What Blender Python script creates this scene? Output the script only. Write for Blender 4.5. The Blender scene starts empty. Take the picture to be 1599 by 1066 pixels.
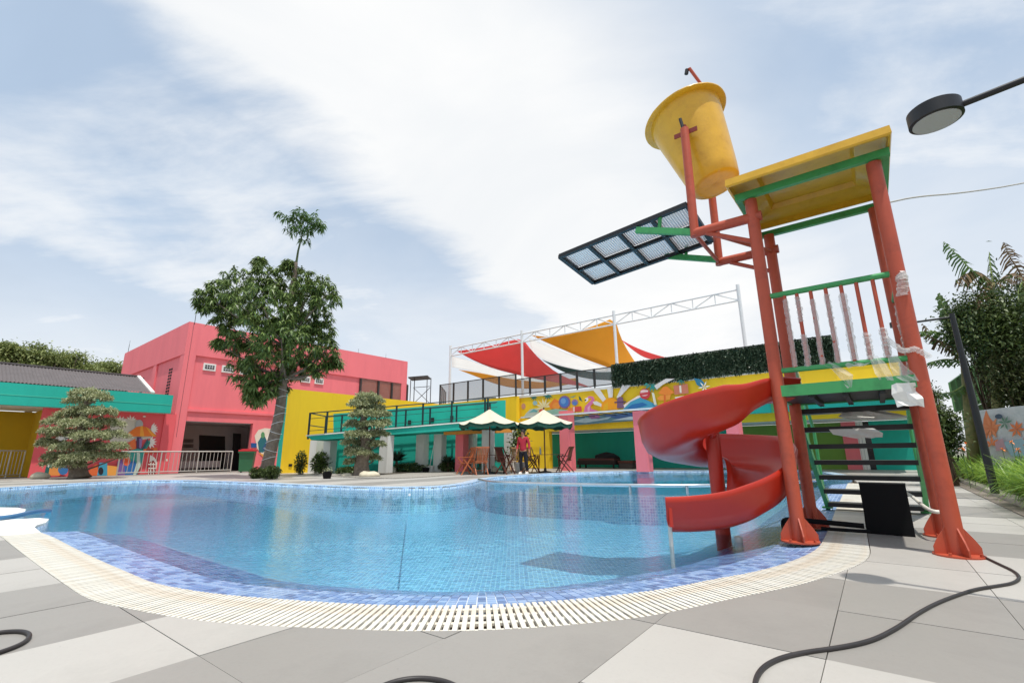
import bpy, math, random
import numpy as np
from mathutils import Vector, Matrix
from mathutils.geometry import delaunay_2d_cdt
random.seed(7); rng = np.random.default_rng(7)
R = math.radians
scene = bpy.context.scene; col = scene.collection

# ------------------------------------------------------------------ camera
FPX = 726.0; PITCH = R(13.65); HCAM = 0.75; ROLL = R(0.6)
cam_d = bpy.data.cameras.new('camera'); cam = bpy.data.objects.new('camera', cam_d); col.objects.link(cam)
cam_d.sensor_width = 36; cam_d.lens = FPX / 1599 * 36; cam_d.clip_end = 2000; cam_d.clip_start = 0.05
FW = np.array([0, math.cos(PITCH), math.sin(PITCH)])
UP0 = np.array([0, -math.sin(PITCH), math.cos(PITCH)]); RT0 = np.array([1.0, 0, 0])
RT = RT0 * math.cos(ROLL) - UP0 * math.sin(ROLL); UP = RT0 * math.sin(ROLL) + UP0 * math.cos(ROLL)
CAM = np.array([0, 0, HCAM])
cam.matrix_world = Matrix(((RT[0], UP[0], -FW[0], 0), (RT[1], UP[1], -FW[1], 0), (RT[2], UP[2], -FW[2], HCAM), (0, 0, 0, 1)))
scene.camera = cam

# survey helpers: bearings measured from the viewpoint, intersected with real planes of the place
def ray(u, v): return RT * (u - 800) / FPX - UP * (v - 533) / FPX + FW
def gp(u, v, z=0.0):
    r = ray(u, v); return CAM + r * ((z - HCAM) / r[2])
def ay(u, v, y):
    r = ray(u, v); return CAM + r * (y / r[1])
class Plane:
    def __init__(s, x, y, deg):
        s.o = np.array([x, y, 0.0]); s.d = np.array([math.cos(R(deg)), math.sin(R(deg)), 0.0]); s.n = np.array([-s.d[1], s.d[0], 0.0])
        if s.n @ (CAM - s.o) < 0: s.n = -s.n            # towards the pool
    def at(s, u, v, off=0.0):
        r = ray(u, v); t = (s.n @ (s.o + s.n * off - CAM)) / (s.n @ r); return CAM + r * t
    def shift(s, off):
        q = Plane(0, 0, 0); q.o = s.o + s.n * off; q.d = s.d; q.n = s.n; return q

# ------------------------------------------------------------------ world, sun
SUN = Vector((0.14, -0.27, 1.0)).normalized()
sun_el = math.asin(SUN.z); sun_az = math.atan2(SUN.x, SUN.y)
world = bpy.data.worlds.new('World'); scene.world = world; world.use_nodes = True
wn = world.node_tree; wn.nodes.clear()
def N(t, ty, **kw):
    n = t.nodes.new(ty)
    for k, v in kw.items(): setattr(n, k, v)
    return n
def math_node(t, op, a, b=None, clamp=False):
    n = N(t, 'ShaderNodeMath', operation=op); n.use_clamp = clamp
    for i, x in enumerate((a, b)):
        if x is None: continue
        if isinstance(x, (int, float)): n.inputs[i].default_value = x
        else: t.links.new(x, n.inputs[i])
    return n.outputs[0]
def build_world():
    t = wn; L = t.links.new
    out = N(t, 'ShaderNodeOutputWorld'); bg = N(t, 'ShaderNodeBackground'); bg.inputs[1].default_value = 0.117
    sky = N(t, 'ShaderNodeTexSky', sky_type='NISHITA'); sky.sun_disc = False
    sky.sun_elevation = sun_el; sky.sun_rotation = sun_az; sky.air_density = 1.1; sky.dust_density = 1.2; sky.ozone_density = 1.5
    tc = N(t, 'ShaderNodeTexCoord'); D = tc.outputs['Generated']
    def dot(vec):
        n = N(t, 'ShaderNodeVectorMath', operation='DOT_PRODUCT'); L(D, n.inputs[0]); n.inputs[1].default_value = vec; return n.outputs['Value']
    def plane_n(p, q):
        a = np.cross(ray(*p), ray(*q)); return tuple(a / np.linalg.norm(a))
    # cloud sheet coordinates: directions projected on a flat layer overhead
    sep = N(t, 'ShaderNodeSeparateXYZ'); L(D, sep.inputs[0])
    zz = math_node(t, 'ADD', math_node(t, 'MAXIMUM', sep.outputs[2], 0.0), 0.16)
    comb = N(t, 'ShaderNodeCombineXYZ'); L(math_node(t, 'DIVIDE', sep.outputs[0], zz), comb.inputs[0]); L(math_node(t, 'DIVIDE', sep.outputs[1], zz), comb.inputs[1])
    def noise(scale, det, rough, dist, off, sx=1.0):
        m = N(t, 'ShaderNodeMapping'); m.inputs['Location'].default_value = (off, off * .7, 0); m.inputs['Scale'].default_value = (sx, 1, 1); m.inputs['Rotation'].default_value = (0, 0, R(38)); L(comb.outputs[0], m.inputs[0])
        n = N(t, 'ShaderNodeTexNoise'); n.inputs['Scale'].default_value = scale; n.inputs['Detail'].default_value = det
        n.inputs['Roughness'].default_value = rough; n.inputs['Distortion'].default_value = dist; L(m.outputs[0], n.inputs['Vector']); return n.outputs['Fac']
    n1 = noise(1.1, 9, .55, .5, 3.1); n2 = noise(3.2, 8, .6, .3, 8.4, .45); n3 = noise(.8, 5, .5, .8, 1.7)
    def sstep(x, a, b):
        m = N(t, 'ShaderNodeMapRange', interpolation_type='SMOOTHSTEP'); L(x, m.inputs[0]); m.inputs[1].default_value = a; m.inputs[2].default_value = b; return m.outputs[0]
    s1 = dot(plane_n((130, 0), (640, 400)))           # sharp left edge of the big cloud bank
    s2 = dot(plane_n((1010, 0), (1330, 480)))         # soft right edge
    s3 = dot(plane_n((0, 470), (700, 330)))           # veil low on the left
    sgn1 = 1 if ray(900, 200) @ np.array(plane_n((130, 0), (640, 400))) > 0 else -1
    sgn2 = 1 if ray(900, 200) @ np.array(plane_n((1010, 0), (1330, 480))) > 0 else -1
    sgn3 = 1 if ray(300, 600) @ np.array(plane_n((0, 470), (700, 330))) > 0 else -1
    wob = math_node(t, 'MULTIPLY', math_node(t, 'SUBTRACT', n2, .5), .30)
    wob1 = math_node(t, 'MULTIPLY', math_node(t, 'SUBTRACT', n1, .5), .35)
    e1 = sstep(math_node(t, 'ADD', math_node(t, 'ADD', math_node(t, 'MULTIPLY', s1, sgn1), wob), math_node(t, 'MULTIPLY', wob1, .3)), -.045, .10)
    e2 = sstep(math_node(t, 'ADD', math_node(t, 'MULTIPLY', s2, sgn2), wob1), -.22, .22)
    bank = math_node(t, 'MULTIPLY', e1, e2)
    low = math_node(t, 'MULTIPLY', sstep(math_node(t, 'ADD', math_node(t, 'MULTIPLY', s3, sgn3), wob1), -.15, .3), .55)
    hz = math_node(t, 'MULTIPLY', sstep(sep.outputs[2], .42, .02), .8)
    wisp = math_node(t, 'MULTIPLY', sstep(n2, .40, .75), .28)
    veil = math_node(t, 'ADD', math_node(t, 'MULTIPLY', sstep(n3, .3, .75), .18), .62)
    m = math_node(t, 'MAXIMUM', bank, math_node(t, 'MAXIMUM', math_node(t, 'MULTIPLY', sstep(math_node(t, 'ADD', math_node(t, 'MULTIPLY', n2, .6), math_node(t, 'MULTIPLY', n1, .5)), .46, .72), .7), math_node(t, 'MAXIMUM', low, hz)))
    one = lambda x: math_node(t, 'SUBTRACT', 1.0, x)
    tot = m; thin = one(math_node(t, 'MULTIPLY', one(wisp), one(veil)))
    cc = N(t, 'ShaderNodeMix', data_type='RGBA'); L(sstep(n1, .25, .7), cc.inputs[0])
    cc.inputs[6].default_value = (7.7, 7.9, 8.1, 1); cc.inputs[7].default_value = (8.7, 8.7, 8.65, 1)
    mx = N(t, 'ShaderNodeMix', data_type='RGBA'); L(tot, mx.inputs[0]); vl = N(t, 'ShaderNodeMix', data_type='RGBA'); L(thin, vl.inputs[0]); L(sky.outputs[0], vl.inputs[6]); vl.inputs[7].default_value = (5.1, 6.3, 7.8, 1); L(vl.outputs[2], mx.inputs[6]); L(cc.outputs[2], mx.inputs[7])
    L(mx.outputs[2], bg.inputs[0]); L(bg.outputs[0], out.inputs[0])
build_world()
sd = bpy.data.lights.new('sun', 'SUN'); sd.energy = 3.8; sd.angle = R(0.8); sd.color = (1.0, .96, .89)
so = bpy.data.objects.new('sun', sd); col.objects.link(so); so.rotation_euler = SUN.to_track_quat('Z', 'Y').to_euler(); so.location = (0, 0, 30)
vs = scene.view_settings; vs.view_transform = 'Standard'; vs.look = 'None'; vs.exposure = 0.0; vs.gamma = 1; vs.use_curve_mapping = False
scene.render.engine = 'CYCLES'
scene.cycles.transparent_max_bounces = 24; scene.cycles.max_bounces = 8

# ------------------------------------------------------------------ materials
def lin(c):
    c = [x / 255 for x in c]; return tuple((x / 12.92 if x <= .04045 else ((x + .055) / 1.055) ** 2.4) for x in c)
MATS = {}
def mat(name, rgb, rough=.6, metal=0.0, var=.12, scale=3.0, bump=.0, bscale=40.0, island=0.0, obj_rand=0.0, spec=.5, coat=0.0, trans=0.0, streak=False, dirt=None):
    if name in MATS: return MATS[name]
    m = bpy.data.materials.new(name); m.use_nodes = True; t = m.node_tree; L = t.links.new
    b = t.nodes['Principled BSDF']; b.inputs['Roughness'].default_value = rough; b.inputs['Metallic'].default_value = metal
    b.inputs['Specular IOR Level'].default_value = spec; b.inputs['Coat Weight'].default_value = coat
    tc = N(t, 'ShaderNodeTexCoord'); mp = N(t, 'ShaderNodeMapping'); L(tc.outputs['Object'], mp.inputs[0])
    if streak: mp.inputs['Scale'].default_value = (1, 1, .15)
    n = N(t, 'ShaderNodeTexNoise'); n.inputs['Scale'].default_value = scale; n.inputs['Detail'].default_value = 6; n.inputs['Roughness'].default_value = .6; L(mp.outputs[0], n.inputs['Vector'])
    fac = n.outputs['Fac']
    if island:
        g = N(t, 'ShaderNodeNewGeometry'); fac = math_node(t, 'ADD', math_node(t, 'MULTIPLY', fac, 1 - island), math_node(t, 'MULTIPLY', g.outputs['Random Per Island'], island))
    if obj_rand:
        g = N(t, 'ShaderNodeObjectInfo'); fac = math_node(t, 'ADD', math_node(t, 'MULTIPLY', fac, 1 - obj_rand), math_node(t, 'MULTIPLY', g.outputs['Random'], obj_rand))
    mx = N(t, 'ShaderNodeMix', data_type='RGBA'); L(fac, mx.inputs[0])
    mr = N(t, 'ShaderNodeMapRange'); L(fac, mr.inputs[0]); mr.inputs[1].default_value = .22; mr.inputs[2].default_value = .78; L(mr.outputs[0], mx.inputs[0])
    if isinstance(rgb[0], (tuple, list)): a, c = rgb
    else: a = tuple(x * (1 - var) for x in rgb); c = tuple(min(1, x * (1 + var)) for x in rgb)
    mx.inputs[6].default_value = (*a, 1); mx.inputs[7].default_value = (*c, 1)
    outc = mx.outputs[2]
    if dirt:
        n3 = N(t, 'ShaderNodeTexNoise'); n3.inputs['Scale'].default_value = dirt[1]; n3.inputs['Detail'].default_value = 8; n3.inputs['Roughness'].default_value = .7; L(mp.outputs[0], n3.inputs['Vector'])
        r3 = N(t, 'ShaderNodeMapRange'); L(n3.outputs['Fac'], r3.inputs[0]); r3.inputs[1].default_value = .5; r3.inputs[2].default_value = .75; r3.inputs[4].default_value = dirt[2]
        m3 = N(t, 'ShaderNodeMix', data_type='RGBA'); L(r3.outputs[0], m3.inputs[0]); L(outc, m3.inputs[6]); m3.inputs[7].default_value = (*dirt[0], 1); outc = m3.outputs[2]
    L(outc, b.inputs['Base Color'])
    rr = N(t, 'ShaderNodeMapRange'); L(n.outputs['Fac'], rr.inputs[0]); rr.inputs[3].default_value = max(0, rough - .08); rr.inputs[4].default_value = min(1, rough + .08); L(rr.outputs[0], b.inputs['Roughness'])
    if bump:
        n2 = N(t, 'ShaderNodeTexNoise'); n2.inputs['Scale'].default_value = bscale; n2.inputs['Detail'].default_value = 5; L(tc.outputs['Object'], n2.inputs['Vector'])
        bp = N(t, 'ShaderNodeBump'); bp.inputs['Strength'].default_value = bump; bp.inputs['Distance'].default_value = .02; L(n2.outputs['Fac'], bp.inputs['Height']); L(bp.outputs[0], b.inputs['Normal'])
    if trans:
        out = t.nodes['Material Output']; tr = N(t, 'ShaderNodeBsdfTranslucent'); L(outc, tr.inputs[0])
        ms = N(t, 'ShaderNodeMixShader'); ms.inputs[0].default_value = trans; L(b.outputs[0], ms.inputs[1]); L(tr.outputs[0], ms.inputs[2]); L(ms.outputs[0], out.inputs[0])
    MATS[name] = m; return m
def see_through(name, rgb, alpha, rough=.5):
    m = bpy.data.materials.new(name); m.use_nodes = True; t = m.node_tree
    b = t.nodes['Principled BSDF']; b.inputs['Base Color'].default_value = (*rgb, 1); b.inputs['Roughness'].default_value = rough; b.inputs['Alpha'].default_value = alpha
    MATS[name] = m; return m
# paints
pink = mat('pink_paint', lin((243, 124, 130)), .75, var=.06, scale=.6, bump=.15, bscale=60, dirt=(lin((214, 104, 114)), .7, .5), streak=True)
yellow = mat('yellow_paint', lin((248, 206, 34)), .7, var=.05, scale=.7, bump=.12, bscale=60, dirt=(lin((216, 172, 40)), .8, .5), streak=True)
mustard = mat('mustard_paint', lin((205, 165, 20)), .8, var=.07, scale=.9, bump=.1)
teal = mat('teal_paint', lin((26, 176, 156)), .7, var=.07, scale=.8, bump=.12, bscale=60, dirt=(lin((16, 140, 128)), 1.1, .4), streak=True)
tealw = mat('turquoise_paint', lin((80, 190, 165)), .75, var=.05, scale=.8, bump=.1)
greenw = mat('green_wall_paint', lin((112, 150, 60)), .75, var=.07, scale=.8, bump=.1)
whitep = mat('white_paint', lin((232, 230, 224)), .7, var=.05, scale=1.2, bump=.1, dirt=(lin((190, 184, 172)), 2.0, .5), streak=True)
metalw = mat('white_steel', lin((225, 226, 226)), .4, var=.04, scale=2)
orange = mat('orange_steel_paint', lin((184, 80, 54)), .5, var=.08, scale=4, bump=.05, bscale=90, dirt=(lin((134, 58, 42)), 5, .7))
greens = mat('green_steel_paint', lin((66, 156, 90)), .42, var=.08, scale=4, dirt=(lin((40, 100, 60)), 7, .5))
blacks = mat('black_steel', lin((22, 24, 27)), .45, var=.2, scale=4)
darkf = mat('dark_bronze_steel', lin((52, 50, 48)), .5, var=.15)
yellowf = mat('yellow_fibreglass', lin((220, 170, 38)), .38, var=.10, scale=5, bump=.15, bscale=14, coat=.2, dirt=(lin((188, 132, 26)), 7, .55))
redf = mat('red_fibreglass', lin((186, 46, 26)), .34, var=.08, scale=2.5, bump=.03, bscale=8, coat=.0, dirt=(lin((160, 40, 40)), 3, .35))
chrome = mat('stainless_steel', (.62, .63, .64), .22, 1.0, var=.06)
woodm = mat('teak_wood', (lin((150, 74, 40)), lin((196, 112, 66))), .55, scale=12, bump=.1)
woodd = mat('dark_teak_wood', (lin((70, 32, 24)), lin((112, 56, 40))), .55, scale=12, bump=.1)
woodl = mat('pale_teak_wood', (lin((176, 120, 70)), lin((216, 168, 116))), .55, scale=12, bump=.1)
canvas = mat('cream_canvas', lin((226, 218, 196)), .85, var=.05, scale=2, bump=.2, bscale=60, trans=.2)
canvasg = mat('green_canvas', lin((34, 78, 62)), .85, var=.1, scale=2)
sailr = mat('red_shade_cloth', lin((238, 122, 120)), .85, var=.07, scale=.5, trans=.62)
saily = mat('yellow_shade_cloth', lin((236, 182, 66)), .85, var=.07, scale=.5, trans=.62)
sailg = mat('green_shade_cloth', lin((70, 104, 100)), .85, var=.07, scale=.5, trans=.35)
sailw = mat('white_shade_cloth', lin((240, 240, 238)), .85, var=.03, scale=.5, trans=.72)
roofm = mat('grey_corrugated_roofing', lin((104, 98, 98)), .8, var=.18, scale=2.5, bump=.2)
gratem = mat('cream_grate_plastic', (lin((206, 201, 187)), lin((232, 229, 219))), .5, scale=3, island=.25, bump=.03, bscale=60, obj_rand=.25, dirt=(lin((196, 166, 126)), 1.8, .75))
whitecop = mat('white_coping', lin((240, 236, 228)), .5, var=.04, scale=5, bump=.05)
chan = mat('gutter_concrete', lin((128, 108, 84)), .9, var=.3, scale=10, bump=.4)
grout = mat('grout', lin((138, 132, 125)), .95, var=.2, scale=14, bump=.2)
rub = mat('black_rubber', lin((46, 42, 42)), .5, var=.25, scale=10)
blackp = mat('black_panel', lin((14, 14, 16)), .8, var=.1, spec=.25)
whiteh = mat('white_hose_plastic', lin((225, 220, 208)), .4, var=.05)
blueh = mat('blue_hose_plastic', lin((60, 110, 150)), .4, var=.1)
greyst = mat('grey_galvanised_tube', lin((196, 192, 184)), .45, .3, var=.08)
bark = mat('grey_bark', (lin((86, 74, 64)), lin((142, 128, 112))), .9, scale=7, bump=.8, bscale=18)
barkd = mat('brown_bark', (lin((60, 46, 34)), lin((104, 86, 66))), .9, scale=9, bump=.8, bscale=22)
leafm = mat('glossy_green_leaf', ((.045, .085, .018), (.23, .32, .09)), .42, island=.75, scale=1.5, trans=.25)
leafy = mat('young_leaf', ((.05, .12, .02), (.12, .22, .06)), .4, island=.75, scale=1.5, trans=.3)
leafv = mat('cream_edged_leaf', ((.16, .20, .07), (.66, .67, .42)), .5, island=.8, scale=2, trans=.25)
leafl = mat('light_canopy_leaf', ((.13, .18, .05), (.34, .38, .14)), .6, island=.7, scale=.4, trans=.25)
leafd = mat('dark_bush_leaf', ((.03, .058, .016), (.13, .175, .05)), .5, island=.8, scale=1.2, trans=.2)
leafb = mat('banana_leaf', ((.05, .11, .03), (.13, .22, .06)), .45, island=.5, scale=3, trans=.3)
leafdry = mat('dry_banana_leaf', ((.10, .06, .03), (.30, .20, .10)), .8, island=.7, scale=4, trans=.2)
grassm = mat('strap_leaf', ((.07, .18, .015), (.34, .50, .07)), .4, island=.8, scale=2, trans=.35)
hedgem = mat('artificial_leaf', ((.02, .05, .022), (.15, .21, .13)), .4, island=.85, scale=2)
orangefl = mat('orange_petal', lin((236, 146, 76)), .6, island=.4)
soil = mat('garden_soil', ((.05, .04, .03), (.13, .11, .08)), .95, scale=5, bump=.8, bscale=30)
gravel = mat('pale_gravel', ((.22, .20, .17), (.46, .43, .38)), .95, scale=16, bump=.9, bscale=60)
stone = mat('pale_boulder', lin((206, 196, 172)), .85, var=.2, scale=6, bump=.4, bscale=14)
glassd = mat('dark_glass', lin((24, 26, 28)), .12, var=.2)
blackr = mat('dark_interior', lin((30, 26, 26)), .8, var=.2)
interior = mat('grey_interior_plaster', lin((176, 168, 166)), .85, var=.07)
netm = see_through('grey_mesh_net', lin((120, 118, 116)), .52)
plast = see_through('crumpled_plastic_film', lin((226, 224, 220)), .38, .25)
whitemesh = see_through('white_perforated_sheet', lin((232, 232, 234)), .72)
gcp = mat('green_sheet_metal', lin((92, 140, 82)), .5, var=.15, scale=1.5, dirt=(lin((130, 166, 120)), 2.5, .6))

# ------------------------------------------------------------------ mesh helpers
class MB:
    def __init__(s): s.v = []; s.f = []; s.m = []
    def face(s, pts, mi=0):
        i = len(s.v); s.v += [tuple(map(float, p)) for p in pts]; s.f.append(tuple(range(i, i + len(pts)))); s.m.append(mi); return s
    def raw(s, v, f, mi=0):
        i = len(s.v); s.v += [tuple(map(float, p)) for p in v]; s.f += [tuple(i + k for k in q) for q in f]; s.m += [mi] * len(f); return s
    def box(s, c, size, rz=0.0, mi=0, M=None):
        x, y, z = (q / 2 for q in size); P = [(-x, -y, -z), (x, -y, -z), (x, y, -z), (-x, y, -z), (-x, -y, z), (x, -y, z), (x, y, z), (-x, y, z)]
        if M is None: ca, sa = math.cos(rz), math.sin(rz); P = [(c[0] + p[0] * ca - p[1] * sa, c[1] + p[0] * sa + p[1] * ca, c[2] + p[2]) for p in P]
        else: P = [tuple(M @ Vector(p) + Vector(c)) for p in P]
        return s.raw(P, [(3, 2, 1, 0), (4, 5, 6, 7), (0, 1, 5, 4), (1, 2, 6, 5), (2, 3, 7, 6), (3, 0, 4, 7)], mi)
    def bar(s, a, b, w, h, mi=0, up=(0, 0, 1)):       # rectangular bar a->b
        a = Vector(a); b = Vector(b); d = (b - a); l = d.length; d.normalize(); u = Vector(up)
        if abs(d.dot(u)) > .98: u = Vector((0.6, 0.8, 0))
        x = d.cross(u).normalized(); u = x.cross(d).normalized(); M = Matrix((x, d, u)).transposed()
        return s.box((a + b) / 2, (w, l, h), M=M, mi=mi)
    def tube(s, pts, r, n=10, mi=0, caps=True):
        pts = [Vector(p) for p in pts]; rs = list(np.interp(np.linspace(0, 1, len(pts)), np.linspace(0, 1, len(r)), r)) if isinstance(r, (list, tuple)) else [r] * len(pts); V = []; F = []; px = None
        for i, p in enumerate(pts):
            d = (pts[min(i + 1, len(pts) - 1)] - pts[max(i - 1, 0)]).normalized()
            if px is None: px = d.cross(Vector((0, 0, 1)) if abs(d.z) < .9 else Vector((1, 0, 0))).normalized()
            x = (px - d * px.dot(d)).normalized(); px = x; y = d.cross(x)
            for k in range(n):
                a = 2 * math.pi * k / n; V.append(p + (x * math.cos(a) + y * math.sin(a)) * rs[i])
        for i in range(len(pts) - 1):
            for k in range(n): F.append((i * n + k, i * n + (k + 1) % n, (i + 1) * n + (k + 1) % n, (i + 1) * n + k))
        if caps: F.append(tuple(range(n - 1, -1, -1))); F.append(tuple((len(pts) - 1) * n + k for k in range(n)))
        return s.raw(V, F, mi)
    def lathe(s, prof, n=48, M=None, mi=0):
        V = []; F = []; M = M or Matrix()
        for (r, z) in prof:
            for k in range(n): a = 2 * math.pi * k / n; V.append(M @ Vector((r * math.cos(a), r * math.sin(a), z)))
        for i in range(len(prof) - 1):
            for k in range(n): F.append((i * n + k, i * n + (k + 1) % n, (i + 1) * n + (k + 1) % n, (i + 1) * n + k))
        return s.raw(V, F, mi)
    def prism(s, poly, z0, z1, mi=0):
        n = len(poly); V = [(p[0], p[1], z0) for p in poly] + [(p[0], p[1], z1) for p in poly]
        return s.raw(V, [tuple(range(n - 1, -1, -1)), tuple(range(n, 2 * n))] + [(i, (i + 1) % n, n + (i + 1) % n, n + i) for i in range(n)], mi)
WM = {}
def tag(o, label=None, cat=None, group=None, kind=None):
    if label: o['label'] = label
    if cat: o['category'] = cat
    if group: o['group'] = group
    if kind: o['kind'] = kind
    return o
def empty(name, loc=(0, 0, 0), rz=0.0, label=None, cat=None, group=None):
    o = bpy.data.objects.new(name, None); col.objects.link(o); o.location = tuple(map(float, loc)); o.rotation_euler = (0, 0, rz); o.empty_display_size = .2
    WM[o] = Matrix.Translation(Vector(tuple(map(float, loc)))) @ Matrix.Rotation(rz, 4, 'Z'); tag(o, label, cat, group); return o
def build(name, mb, mats, parent=None, world=True, smooth=False, kind=None, rel=None):
    """link mb as one mesh object; when world is True its coordinates are world ones, else the parent's"""
    me = bpy.data.meshes.new(name); V = mb.v; o = bpy.data.objects.new(name, me)
    Mp = WM.get(parent, Matrix()); T = Matrix()
    if world and parent is not None: T = Mp.inverted()
    loc = Vector((0, 0, 0))
    A = np.array(V, dtype=float)
    if rel is not None: TM = np.array(WM[rel]); A = A @ TM[:3, :3].T + TM[:3, 3]; world = True; T = Mp.inverted()
    if world and parent is not None:
        TM = np.array(T); A = A @ TM[:3, :3].T + TM[:3, 3]
    lo = A.min(0); hi = A.max(0); loc = Vector(((lo[0] + hi[0]) / 2, (lo[1] + hi[1]) / 2, lo[2])); A = A - np.array(loc)
    me.from_pydata(A.tolist(), [], mb.f)
    for m in (mats if isinstance(mats, (list, tuple)) else [mats]): me.materials.append(m)
    if any(mb.m): me.polygons.foreach_set('material_index', mb.m)
    if smooth:
        me.shade_smooth()
        if smooth is not True: me.set_sharp_from_angle(angle=R(smooth))
    me.update(); col.objects.link(o); o.parent = parent; o.location = loc; WM[o] = Mp @ Matrix.Translation(loc)
    if kind: o['kind'] = kind
    return o
def kids(o): return [c for c in bpy.data.objects if c.parent == o]
def dup(root, loc, rz, label, kidmap={}):
    if root not in kidmap: kidmap[root] = [(c, kids(c)) for c in kids(root)]
    r = root.copy(); col.objects.link(r); r.location = tuple(map(float, loc)); r.rotation_euler = (0, 0, rz); r['label'] = label
    for c, gs in kidmap[root]:
        d = c.copy(); col.objects.link(d); d.parent = r
        for g_ in gs: e = g_.copy(); col.objects.link(e); e.parent = d
    return r
def leaves(name, C, D, Ln, W, m, parent=None, droop=.25, kind='stuff'):
    """folded leaf blades: base C, direction D, length Ln, width W (numpy arrays)"""
    n = len(C); D = D / np.linalg.norm(D, axis=1)[:, None]
    rnd = rng.normal(size=(n, 3)); S = np.cross(D, rnd * .35 + np.array([0, 0, 1.0])); S /= np.linalg.norm(S, axis=1)[:, None] + 1e-9
    U = np.cross(S, D); Ln = Ln[:, None]; W = W[:, None]
    a = C; b = C + D * Ln * .45 + S * W / 2 + U * W * .12; c = C + D * Ln - np.array([0, 0, 1.0]) * Ln * droop; d = C + D * Ln * .45 - S * W / 2 + U * W * .12
    V = np.stack([a, b, c, d], 1).reshape(-1, 3)
    Mp = WM.get(parent, Matrix())
    if parent is not None: TM = np.array(Mp.inverted()); V = V @ TM[:3, :3].T + TM[:3, 3]
    me = bpy.data.meshes.new(name); me.vertices.add(4 * n); me.vertices.foreach_set('co', V.ravel())
    me.loops.add(4 * n); me.loops.foreach_set('vertex_index', np.arange(4 * n)); me.polygons.add(n)
    me.polygons.foreach_set('loop_start', np.arange(0, 4 * n, 4)); me.update(calc_edges=True); me.validate()
    me.materials.append(m); o = bpy.data.objects.new(name, me); col.objects.link(o); o.parent = parent; WM[o] = Mp
    if kind: o['kind'] = kind
    return o

# ------------------------------------------------------------------ ground & pool outlines
OUT_PX = [(-80, 838), (0, 836), (45, 872), (96, 909), (137, 937), (206, 951), (275, 964), (343, 972), (420, 977), (500, 980), (578, 983), (656, 985), (734, 984), (844, 979), (920, 972), (1000, 964), (1075, 950), (1150, 933), (1210, 921), (1262, 910), (1322, 890), (1345, 880), (1356, 873), (1361, 863), (1358, 848), (1356, 837), (1352, 815), (1349, 790), (1346, 770), (1345, 755)]
FAR_PX = [(1332, 748), (1310, 743), (1273, 735), (1200, 734), (1107, 735), (1030, 735.5), (960, 736), (900, 738), (860, 739.5), (800, 743), (765, 747), (748, 751), (735, 755), (700, 759.5), (669, 761), (607, 762), (524, 760), (440, 756), (380, 753.5), (320, 751.5), (275, 750), (200, 751), (137, 754), (60, 759), (0, 762.5), (-80, 768), (-170, 775), (-200, 784), (-190, 800)]
IN_PX = [(60, 829), (82, 836), (120, 856), (165, 877), (206, 894), (240, 909), (299, 920), (361, 928), (430, 933), (500, 938), (578, 942), (656, 944), (734, 943), (790, 941), (844, 938), (920, 932), (1000, 923), (1060, 914), (1112, 903), (1187, 890), (1243, 873), (1277, 856), (1286, 841), (1296, 820), (1305, 794), (1315, 774), (1324, 754)]
LEFT_PX = [(-190, 800), (-120, 797), (-60, 794), (0, 793), (28, 793), (39, 795), (36, 800), (20, 803.5), (-10, 806.5), (-10, 811), (30, 811), (60, 809), (76, 810), (72, 816), (58, 820), (54, 824)]
def gpx(L): return [gp(u, v)[:2] for u, v in L]
def resample(P, step):
    P = np.array(P); d = np.r_[0, np.cumsum(np.linalg.norm(np.diff(P, axis=0), axis=1))]; n = max(2, int(round(d[-1] / step)) + 1); s = np.linspace(0, d[-1], n)
    return np.stack([np.interp(s, d, P[:, 0]), np.interp(s, d, P[:, 1])], 1)
def smooth(P, it=2):
    P = np.array(P)
    for _ in range(it):
        Q = [P[0]]
        for a, b in zip(P[:-1], P[1:]): Q += [a * .75 + b * .25, a * .25 + b * .75]
        Q.append(P[-1]); P = np.array(Q)
    return P
O_near = smooth(gpx(OUT_PX[1:])); I_near = smooth(gpx(IN_PX)); F_far = smooth(gpx(FAR_PX)); L_left = smooth(gpx(LEFT_PX))
pool_loop = np.vstack([resample(I_near, .12), resample(np.vstack([I_near[-1:], F_far]), .25)[1:], resample(L_left, .15)[1:-1]])     # water's edge all round
hole_loop = np.vstack([resample(O_near, .12), resample(np.vstack([O_near[-1:], F_far]), .25)[1:], resample(np.vstack([F_far[-1:], gpx([(-190, 838)]), gpx([(0, 836)])]), .4)[1:-1]])
def inside(P, poly):
    P = np.atleast_2d(P); x, y = P[:, 0], P[:, 1]; r = np.zeros(len(P), bool); n = len(poly)
    for i in range(n):
        x1, y1 = poly[i]; x2, y2 = poly[(i + 1) % n]
        c = ((y1 > y) != (y2 > y)); r ^= c & (x < (x2 - x1) * (y - y1) / ((y2 - y1) if y2 != y1 else 1e-12) + x1)
    return r
def dist(P, poly, closed=True):
    P = np.atleast_2d(P); best = np.full(len(P), 1e9); A = poly; B = np.roll(poly, -1, 0) if closed else poly[1:]; A = A if closed else poly[:-1]
    for a, b in zip(A, B):
        ab = b - a; t = np.clip(((P - a) @ ab) / (ab @ ab + 1e-12), 0, 1); best = np.minimum(best, np.linalg.norm(P - a - t[:, None] * ab, axis=1))
    return best
def pick(V, T, inn=None, out=None):
    T = [tuple(t) for t in T]; C = np.array([V[list(t)].mean(0) for t in T]); k = np.ones(len(T), bool)
    if inn is not None: k &= inside(C, inn)
    if out is not None: k &= ~inside(C, out)
    return [t for t, q in zip(T, k) if q]
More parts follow.
